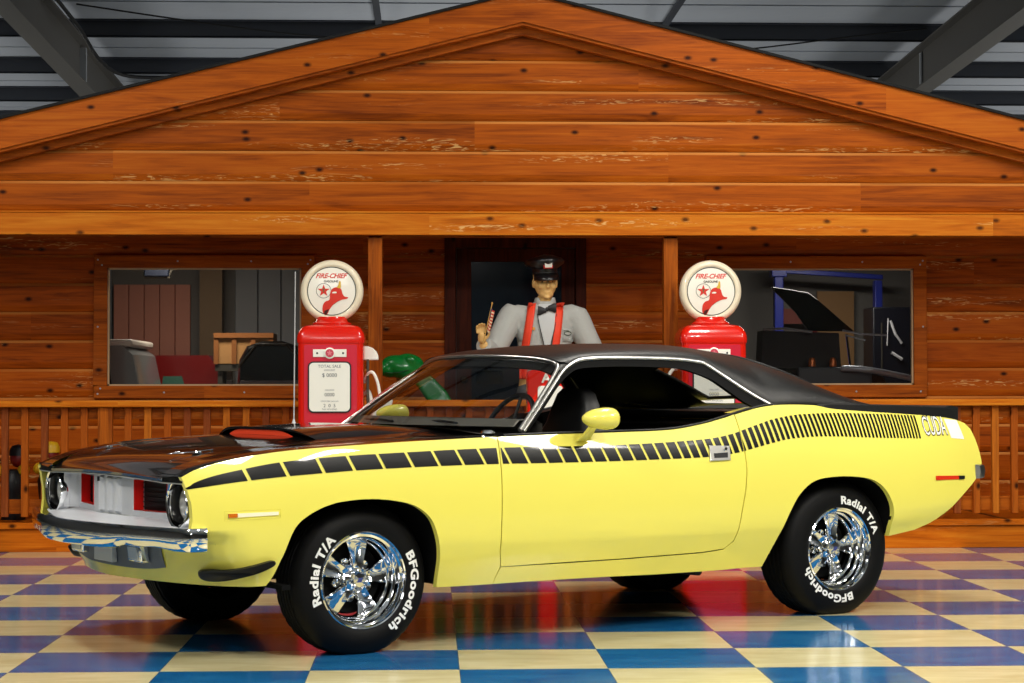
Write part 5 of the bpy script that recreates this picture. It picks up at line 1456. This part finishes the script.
# ------------------------------------------------------------------ green animal figure on the porch
m_green = mat('glossy_green_plastic', srgb(6, 116, 46), .25, coat=.35)
lz = empty('lizard_figure', (.10, 14.78, .2)); tag(lz, 'glossy green lizard figure with rounded head rising beside the first fuel pump', 'figure')
mb = MB()
HL = Matrix.Rotation(math.radians(14), 3, 'Y')
ellipsoid(mb, (-.30,-.02,1.09), (.155,.085,.088), HL); ellipsoid(mb, (-.40,-.02,1.075), (.085,.072,.060), HL); ellipsoid(mb, (-.24,-.02,1.125), (.105,.078,.066), HL)
for y in (-.085, .045): ellipsoid(mb, (-.235,y,1.145), (.042,.022,.026), HL)
for y in (-.045, .005): ellipsoid(mb, (-.455,y,1.105), (.014,.010,.010))
R = []
for x, z, w_, h_ in ((-.20,1.06,.055,.07),(-.12,.97,.075,.085),(-.03,.86,.085,.10),(.04,.70,.11,.12),(.12,.55,.16,.15)): R.append([(x+h_*.62*q, -.02+w_*p, z+h_*.5*q) for p, q in ((-1,-.8),(-.8,-1),(.8,-1),(1,-.8),(1,.8),(.8,1),(-.8,1),(-1,.8))])
mb.rings(R, True, True)
ellipsoid(mb, (.10,-.02,.45), (.24,.18,.20)); 
for x in (-.05, .22):
    for y in (-.13, .09): mb.tube([(x,y,.40),(x-.01,y,.2),(x,y,.02)], [.075,.06,.065], 14)
mb.tube([(.22,.02,.45),(.30,.14,.38),(.30,.26,.22),(.26,.34,.1)], [.12,.08,.05,.02], 14)
lb = fuse('body', mb, m_green, lz, .009, 4)
mb = MB(); mb.tube(spline([(-.452,-.050,1.062),(-.40,-.092,1.050),(-.33,-.108,1.052),(-.25,-.103,1.072)], 5), .004, 6); mb.obj('mouth_line', mat('dark_green', srgb(4,60,26), .3), lz, smooth=60)

# ------------------------------------------------------------------ toy figures behind the left railing
m_tyel = mat('toy_yellow', srgb(226,176,30), .4); m_tred = mat('toy_dark_red', srgb(120,22,18), .4); m_tblk = mat('toy_black', srgb(12,14,18), .5)
for x, y, k, lab in ((-2.98, 14.62, 1.0, 'black figurine with yellow shoulders holding a white cup, behind the left railing'), (-2.765, 14.86, 1.03, 'dark red headed figurine with yellow cap nearest the car headlight')):
    t = empty('figurine', (x, y, .2)); tag(t, lab, 'figurine', 'figurines behind the left railing')
    mb = MB(); mb.lathe([(.001,0),(.085,0),(.09,.05),(.075,.12),(.085,.20),(.09,.27),(.06,.35),(.04,.36)], 20); mb.obj('figurine_body', m_tblk, t, smooth=50)
    mb = MB(); ellipsoid(mb, (.03 if k == 1 else .01, 0, .44*k), (.055,.055,.065)); mb.obj('figurine_head', m_tred, t, smooth=60)
    mb = MB(); mb.lathe([(.062,.46*k),(.058,.50*k),(.04,.53*k),(.001,.54*k)], 18, (.03 if k == 1 else .012, 0, 0)); mb.obj('figurine_cap', m_tblk if k == 1 else m_tyel, t, smooth=50)
    mb = MB()
    for s in (-1, 1): ellipsoid(mb, (s*.075,-.01,.355), (.045,.05,.045))
    mb.obj('figurine_shoulder', m_tyel, t, smooth=60)
    if k == 1:
        mb = MB(); mb.tube([(-.08,-.02,.34),(-.12,-.07,.33),(-.115,-.10,.37)], .016, 8); mb.obj('figurine_arm', m_tblk, t, smooth=60)
cup = MB(); cup.lathe([(.001,0),(.026,0),(.033,.065),(.030,.065),(.024,.006),(.001,.006)], 18)
tag(cup.obj('cup', mat('white_cup', srgb(226,214,200), .4), None, smooth=50, loc=(-3.105, 14.49, .565)), 'small white cup at the figurine hand behind the left railing', 'cup')
# ------------------------------------------------------------------ the rooms seen through the windows
m_room = mat('room_wall', srgb(112,108,104), .7)
m_rfloor = mat('room_floor', srgb(60,58,56), .6)
mb = MB(); mb.box((-4.4,18.6,0), (5.7,18.7,2.6)); tag(mb.obj('wall_room_back', m_room), kind='structure')
mb = MB(); mb.box((-4.5,15.32,0), (-4.4,18.7,2.6)); tag(mb.obj('wall_room_left', m_room), kind='structure')
mb = MB(); mb.box((5.7,15.32,0), (5.8,18.7,2.6)); tag(mb.obj('wall_room_right', m_room), kind='structure')
mb = MB(); mb.box((.6,15.36,0), (.7,18.6,2.6)); tag(mb.obj('wall_room_partition', m_room), kind='structure')
mb = MB(); mb.box((-4.4,15.34,2.42), (5.7,18.6,2.5)); tag(mb.obj('ceiling_room', m_room), kind='structure')
# corrugated panels and the sliding door on the back wall, left room
m_panel = mat('grey_panel', srgb(128,130,134), .6); m_pinkd = mat('salmon_door', srgb(188,124,104), .6)
def corr(name, x0, x1, z0, z1, y, n, mt, lab=None):
    mb = MB(); xs = []
    for k in range(n):
        a = x0+(x1-x0)*k/n; b = x0+(x1-x0)*(k+1)/n; w_ = (b-a)
        xs += [(a, 0), (a+w_*.04, -.025), (b-w_*.04, -.025)]
    xs.append((x1, 0))
    mb.rings([[(x, y+d, z) for x, d in xs] for z in (z0, z1)], False, False)
    o = mb.obj(name, mt, smooth=20)
    return tag(o, kind='structure')
corr('wall_panelling', -1.78, .55, 0, 2.4, 18.57, 11, m_panel); corr('wall_panelling', -3.6, -2.9, 0, 2.4, 18.57, 3, m_panel); corr('door_2', -2.88, -2.18, 0, 2.08, 18.55, 5, m_pinkd)
mb = MB(); mb.box((-2.06,18.2,0), (-1.86,18.4,2.42)); tag(mb.obj('room_column', mat('tan_column', srgb(104,84,60), .7)), kind='structure')
def far_thing(name, label, cat, loc, group=None):
    e = empty(name, loc); tag(e, label, cat, group); return e
m_van = mat('grey_vehicle_paint', srgb(120,126,128), .3, coat=.5); m_pale = mat('pale_vehicle_roof', srgb(206,196,186), .35); m_dkglass = mat('dark_glass', srgb(14,16,18), .1)
m_dred = mat('dark_red_vehicle', srgb(120,16,14), .3, coat=.5); m_bkv = mat('black_vehicle', srgb(16,15,16), .2, coat=.8); m_crate = mat('pale_plywood', srgb(196,146,90), .6)
# grey pickup cab
v = far_thing('grey_truck', 'grey truck cab with pale roof inside the left window, at its lower left corner', 'truck', (-2.66, 16.35, 0))
mb = MB(); prof = [(-.75,.35),(.50,.35),(.52,.90),(.46,1.02),(.38,1.40),(.30,1.47),(-.62,1.47),(-.72,1.40),(-.76,1.0)]
mb.rings([[(a*sx, y_, b) for a, b in prof] for y_, sx in ((-.62,.95),(-.55,1),(.55,1),(.62,.95))], True, True); cab = mb.obj('cab', m_van, v, smooth=30)
mb = MB(); mb.rings([[(a, y_, z) for a, y_ in ((-.66,-.60),(.36,-.60),(.36,.60),(-.66,.60))] for z in (1.46,1.52)], True, True); mb.obj('cab_roof', m_pale, v, bevel=.02)
mb = MB(); mb.prism([(-.60,1.05),(.22,1.05),(.18,1.36),(-.58,1.36)], lambda a, b, d: (a, d, b), -.632, -.60); mb.obj('side_glass', m_dkglass, cab)
mb = MB(); mb.tube([(-.74,-.64,.93),(.51,-.64,.90)], .012, 6); mb.obj('side_moulding', m_chrome, cab)
for x in (-.40,):
    mb = MB(); mb.lathe([(.001,-.1),(.2,-.1),(.33,-.08),(.34,0),(.33,.08),(.001,.1)], 24, (x,-.52,.34), 'Y'); mb.obj('wheel', m_rub, v, smooth=40)
# red vehicle behind it
v = far_thing('red_vehicle', 'dark red car body with green-tinted window inside the left window', 'car', (-2.16, 18.0, 0))
mb = MB(); prof = [(-.45,.25),(.42,.25),(.45,.85),(.40,1.02),(.36,1.30),(.26,1.42),(-.42,1.42),(-.48,1.30)]
mb.rings([[(a*sx, y_, b) for a, b in prof] for y_, sx in ((-.42,.94),(-.34,1),(.40,1),(.48,.94))], True, True); bdy = mb.obj('body', m_dred, v, smooth=30)
mb = MB(); mb.prism([(-.16,1.10),(.06,1.10),(.02,1.24),(-.14,1.24)], lambda a, b, d: (a, d, b), -.432, -.38); mb.obj('side_glass', mat('green_glass', srgb(70,110,96), .15), bdy)
mb = MB(); mb.prism([(.36,1.20),(.46,1.20),(.46,1.34),(.36,1.34)], lambda a, b, d: (a, d, b), -.46, -.40); mb.obj('wing_mirror', m_pale, bdy, bevel=.01)
mb = MB(); mb.lathe([(.001,-.1),(.2,-.1),(.31,-.08),(.32,0),(.31,.08),(.001,.1)], 24, (.05,-.34,.32), 'Y'); mb.obj('wheel', m_rub, v, smooth=40)
# plywood crate on a trestle
v = far_thing('crate', 'pale plywood crate on a dark stand inside the left window', 'crate', (-1.56, 17.25, 0))
mb = MB(); mb.box((-.25,-.2,1.34), (.25,.2,1.60)); b_ = mb.obj('crate_box', m_crate, v, bevel=.004)
mb = MB(); [mb.box((x-.02,-.215,1.34), (x+.02,-.2,1.60)) for x in (-.23,-.08,.08,.23)]; mb.box((-.25,-.225,1.56),(.25,-.2,1.60)); mb.obj('crate_batten', mat('batten', srgb(160,100,50), .6), b_)
mb = MB(); [mb.box((x-.02,y-.02,0), (x+.02,y+.02,1.34)) for x in (-.2,.2) for y in (-.16,.16)]; mb.box((-.24,-.2,1.28),(.24,.2,1.335)); mb.obj('stand', m_greyp, v)
# domed dark vehicle front
v = far_thing('antique_car', 'dark domed antique car with grey grille panel beside the antenna, inside the left window', 'car', (-1.24, 16.3, 0))
mb = MB(); prof = [(-.26,.30),(.26,.30),(.28,1.12),(.26,1.36),(.20,1.47),(.08,1.51),(-.08,1.51),(-.20,1.47),(-.26,1.36),(-.28,1.12)]
mb.rings([[(a*sx, y_, b*sz if b > 1 else b) for a, b in prof] for y_, sx, sz in ((-.34,.92,.985),(-.28,1,1),(.5,1,1),(.6,.9,.97))], True, True); b_ = mb.obj('body', m_bkv, v, smooth=35)
mb = MB(); mb.box((-.245,-.37,.80), (.245,-.33,1.20)); mb.obj('grille_panel', m_panel, b_, bevel=.01)
mb = MB(); [mb.lathe([(.001,-.40),(.05,-.39),(.06,-.36),(.05,-.32)], 16, (x,0,1.02), 'Y') for x in (-.17,.17)]; mb.obj('headlamp', m_chrome, b_, smooth=40)
mb = MB(); mb.tube([(-.26,-.36,1.30),(-.12,-.38,1.48),(.12,-.38,1.48),(.26,-.36,1.30)], .009, 8); mb.obj('windshield_frame', m_greyp, b_, smooth=40)
mb = MB(); [mb.lathe([(.001,-.06),(.28,-.06),(.33,-.04),(.33,.04),(.28,.06),(.001,.06)], 20, (x,.1,.33), 'X') for x in (-.30,.30)]; mb.obj('wheel', m_rub, v, smooth=40)
# hanging light bar
v = far_thing('hanging_lamp', 'dark blue hanging work lamp under the ceiling inside the left window', 'lamp', (-2.28, 17.0, 2.42))
mb = MB(); mb.box((-.10,-.06,-.35), (.10,.06,-.27)); b_ = mb.obj('lamp_box', mat('lamp_blue', srgb(20,28,46), .5), v, bevel=.01)
mb = MB(); mb.tube([(-.26,0,-.28),(-.12,0,-.29),(-.10,0,-.355),(.10,0,-.355),(.12,0,-.29),(.26,0,-.27)], .012, 8); mb.tube([(-.08,0,-.27),(-.08,0,0)], .006, 6); mb.tube([(.08,0,-.27),(.08,0,0)], .006, 6); mb.obj('lamp_bracket', m_greyp, v, smooth=40)
# right room: two-post lift, car with raised hood, cabinet
m_lift = mat('lift_blue', srgb(40,52,150), .35)
v = far_thing('car_lift', 'blue two-post car lift frame inside the right window', 'car lift', (3.55, 18.1, 0))
mb = MB(); mb.box((-.44,-.05,0), (-.36,.05,2.15)); mb.box((-.47,-.07,2.13),(-.33,.07,2.25)); mb.obj('lift_post', m_lift, v, bevel=.008)
mb = MB(); mb.rings([[(x,-.03,z-.022),(x,.03,z-.022),(x,.03,z+.022),(x,-.03,z+.022)] for x, z in ((-.40,2.19),(.55,2.13))]); mb.obj('lift_beam', m_lift, v, bevel=.006)
mb = MB(); mb.box((.47,-.05,0), (.54,.05,2.10)); mb.obj('lift_post', m_lift, v, bevel=.008)
mb = MB(); mb.tube(spline([(-.40,-.09,2.20),(-.30,-.12,2.27),(-.20,-.10,2.20)], 5), .012, 6); mb.obj('hydraulic_hose', m_cable, v)
v = far_thing('show_car', 'black car with its hood raised inside the right window', 'car', (3.15, 16.6, 0))
mb = MB(); prof = [(-.50,.30),(.62,.30),(.64,1.05),(.55,1.22),(.40,1.27),(-.45,1.30),(-.52,1.22)]
mb.rings([[(a*sx, y_, b) for a, b in prof] for y_, sx in ((-.40,.95),(-.32,1),(.8,1),(.9,.95))], True, True); b_ = mb.obj('body', m_bkv, v, smooth=30)
mb = MB(); hdp = [(-.34,1.97),(-.02,1.92),(.06,1.86),(.36,1.60),(-.02,1.60),(-.13,1.76)]
mb.rings([[(a, y_, b) for a, b in hdp] for y_ in (-.06,-.02)], True, True); mb.obj('raised_hood', m_bkv, b_, bevel=.01)
mb = MB(); mb.tube([(-.10,-.03,1.56),(.0,-.03,1.62)], .01, 6); mb.tube([(.3,-.03,1.58),(.34,-.03,1.25)], .01, 6); mb.obj('hood_prop', m_chrome, b_)
mb = MB(); mb.tube([(-.44,-.33,1.61),(-.26,-.36,1.615),(-.05,-.38,1.585)], .011, 6); mb.tube([(.20,-.36,1.60),(.34,-.38,1.57),(.56,-.38,1.56)], .009, 6); mb.tube([(.22,-.36,1.56),(.38,-.39,1.52)], .007, 6); mb.obj('fender_edge', mat('bright_bumper', srgb(196,202,214), .3, .3), b_, smooth=50)
mb = MB(); mb.rings([[(a, y_, b) for a, b in ((-.46,1.25),(.20,1.25),(.18,1.58),(-.44,1.60))] for y_ in (-.31,-.02)], True, True); mb.obj('inner_fender', mat('engine_bay', srgb(30,12,12), .5), b_)
mb = MB(); mb.box((-.18,-.46,1.10), (.42,-.36,1.30)); mb.obj('radiator_panel', mat('radiator_grey', srgb(84,86,92), .4), b_, bevel=.015)
mb = MB(); [mb.lathe([(.001,.035),(.02,.03),(.03,.0),(.03,-.04)], 14, (x,-.41,1.345)) for x in (-.06,.11)]; mb.obj('filler_cap', mat('copper_cap', srgb(200,110,60), .3, .5), b_, smooth=50)
mb = MB(); mb.tube(spline([(.16,-.46,1.29),(.30,-.52,1.285),(.48,-.53,1.26),(.78,-.48,1.20)], 6), [.012]+[.026]*17+[.014], 10); mb.obj('chrome_bumper', mat('bright_bumper', srgb(196,202,214), .3, .3), b_, smooth=60)
mb = MB(); [mb.lathe([(.001,-.08),(.28,-.08),(.33,-.05),(.33,.05),(.28,.08),(.001,.08)], 20, (x,.2,.33), 'X') for x in (-.45,.58)]; mb.obj('wheel', m_rub, v, smooth=40)
v = far_thing('tool_cabinet', 'black cabinet with white cables at the right end inside the right window', 'cabinet', (4.02, 17.75, 0))
mb = MB(); mb.box((-.13,-.2,.0), (.20,.2,1.84)); b_ = mb.obj('cabinet_body', mat('navy_black', srgb(14,16,28), .4), v, bevel=.01)
mb = MB(); mb.tube([(.02,-.22,1.72),(.06,-.23,1.60),(.12,-.22,1.52)], .012, 6); mb.tube([(.03,-.22,1.44),(.12,-.23,1.38)], .014, 6); mb.tube([(.0,-.22,1.74),(-.01,-.22,1.50)], .006, 6); mb.obj('cable_bundle', mat('white_cable', srgb(220,220,224), .5), v)
mb = MB(); mb.box((-.06,-.21,.2),(-.05,-.2,1.7)); mb.obj('cabinet_door_edge', m_greyp, b_)
v = far_thing('wall_board', 'tan notice board on the far wall inside the right window', 'board', (3.72, 18.5, 1.0)); v.name = 'notice_board'
mb = MB(); mb.box((-.14,-.02,.0), (.20,.02,1.02)); mb.obj('board_panel', mat('tan_board', srgb(150,112,70), .7), v)
mb = MB(); mb.box((-.46,-.025,.72), (-.10,.015,.86)); mb.obj('board_sign', mat('red_brown_sign', srgb(130,60,50), .6), v)
mb = MB(); mb.box((-.20,-.03,.73), (-.15,-.02,.87)); mb.obj('board_note', m_cream, v)
mb = MB(); mb.box((-.22,-.03,.10), (-.145,.01,.70)); mb.obj('board_trim', m_dred, v)

# ------------------------------------------------------------------ lights
def area(name, loc, target, sx, sy, power, col=(1,1,1), spread=180):
    l = bpy.data.lights.new(name, 'AREA'); l.shape = 'RECTANGLE'; l.size = sx; l.size_y = sy; l.energy = power; l.color = col; l.spread = math.radians(spread)
    o = bpy.data.objects.new(name, l); COL.objects.link(o); o.location = loc
    d = Vector(target)-Vector(loc); o.rotation_euler = d.to_track_quat('-Z', 'Y').to_euler()
    return o
WARM = (1.0, .95, .86); COOL = (1.0, .98, .94)
area('hall_lamp', (6.3, 7.6, 4.9), (5.6, 7.8, 0), .8, 2.2, 225, WARM)
for x in (-3.4, 2.1, 5.4):
    for y in (4.8, 10.2 if x != 2.1 else 11.3):
        area('hall_lamp', (x, y, 4.9), (x, y, 0), .5, 1.6, {-3.4: 130, 2.1: 105, 5.4: 55}[x] if y > 8 else 215, WARM)
        area('ceiling_fill', (x, y, 4.95), (x, y, 9), .4, 1.2, 22, COOL)  # upward fill added to brighten the ceiling, not part of a fixture
area('studio_softbox', (-1.2, -1.5, 4.2), (.6, 11, .8), 4.2, 1.6, 120, COOL)
for x, y, z in ((-8.5, 21.0, 1.2), (9.8, 21.0, 1.2), (.6, 23.5, 1.0), (-8.5, 27, 1.2), (9.8, 27, 1.2)):
    area('roof_fill', (x, y, z), (x, y, 6), 2.0, 2.0, 100, COOL)  # unseen fill lights added near the floor to lift the dark roof
area('room_lamp', (-1.9, 16.6, 2.38), (-1.9, 16.8, 0), .8, .3, 30, (1, .85, .7))
area('room_lamp', (3.3, 16.9, 2.38), (3.3, 17.1, 0), .8, .3, 26, (1, .9, .8))
w = bpy.data.worlds.new('World'); SC.world = w; w.use_nodes = True
w.node_tree.nodes['Background'].inputs[0].default_value = (.5, .52, .56, 1); w.node_tree.nodes['Background'].inputs[1].default_value = .02

# ------------------------------------------------------------------ camera
yaw, pitch, roll, foc, H = 0.04099162099, -0.0212476957, -0.00131611463, 2017.4783, 1.16513
def rot3(a): return a
B = Matrix(((1,0,0),(0,0,-1),(0,1,0)))
c_, s_ = math.cos(yaw), math.sin(yaw); Ry = Matrix(((c_,-s_,0),(s_,c_,0),(0,0,1)))
c_, s_ = math.cos(pitch), math.sin(pitch); Rx = Matrix(((1,0,0),(0,c_,-s_),(0,s_,c_)))
c_, s_ = math.cos(roll), math.sin(roll); Rz = Matrix(((c_,-s_,0),(s_,c_,0),(0,0,1)))
M3 = (Rz @ Rx @ B @ Ry).transposed() @ Matrix(((1,0,0),(0,-1,0),(0,0,-1)))
cd = bpy.data.cameras.new('camera'); cam = bpy.data.objects.new('camera', cd); COL.objects.link(cam)
cam.matrix_world = Matrix.Translation((0, 0, H)) @ M3.to_4x4()
cd.sensor_width = 36.0; cd.lens = foc/1024*36.0; cd.clip_start = .05; cd.clip_end = 200
SC.camera = cam
SC.view_settings.view_transform = 'Standard'; SC.view_settings.look = 'None'; SC.view_settings.gamma = 1.0; SC.view_settings.use_curve_mapping = False
SC.view_settings.exposure = 0.14
SC.cycles.use_denoising = True
SC.cycles.max_bounces = 10; SC.cycles.transparent_max_bounces = 16
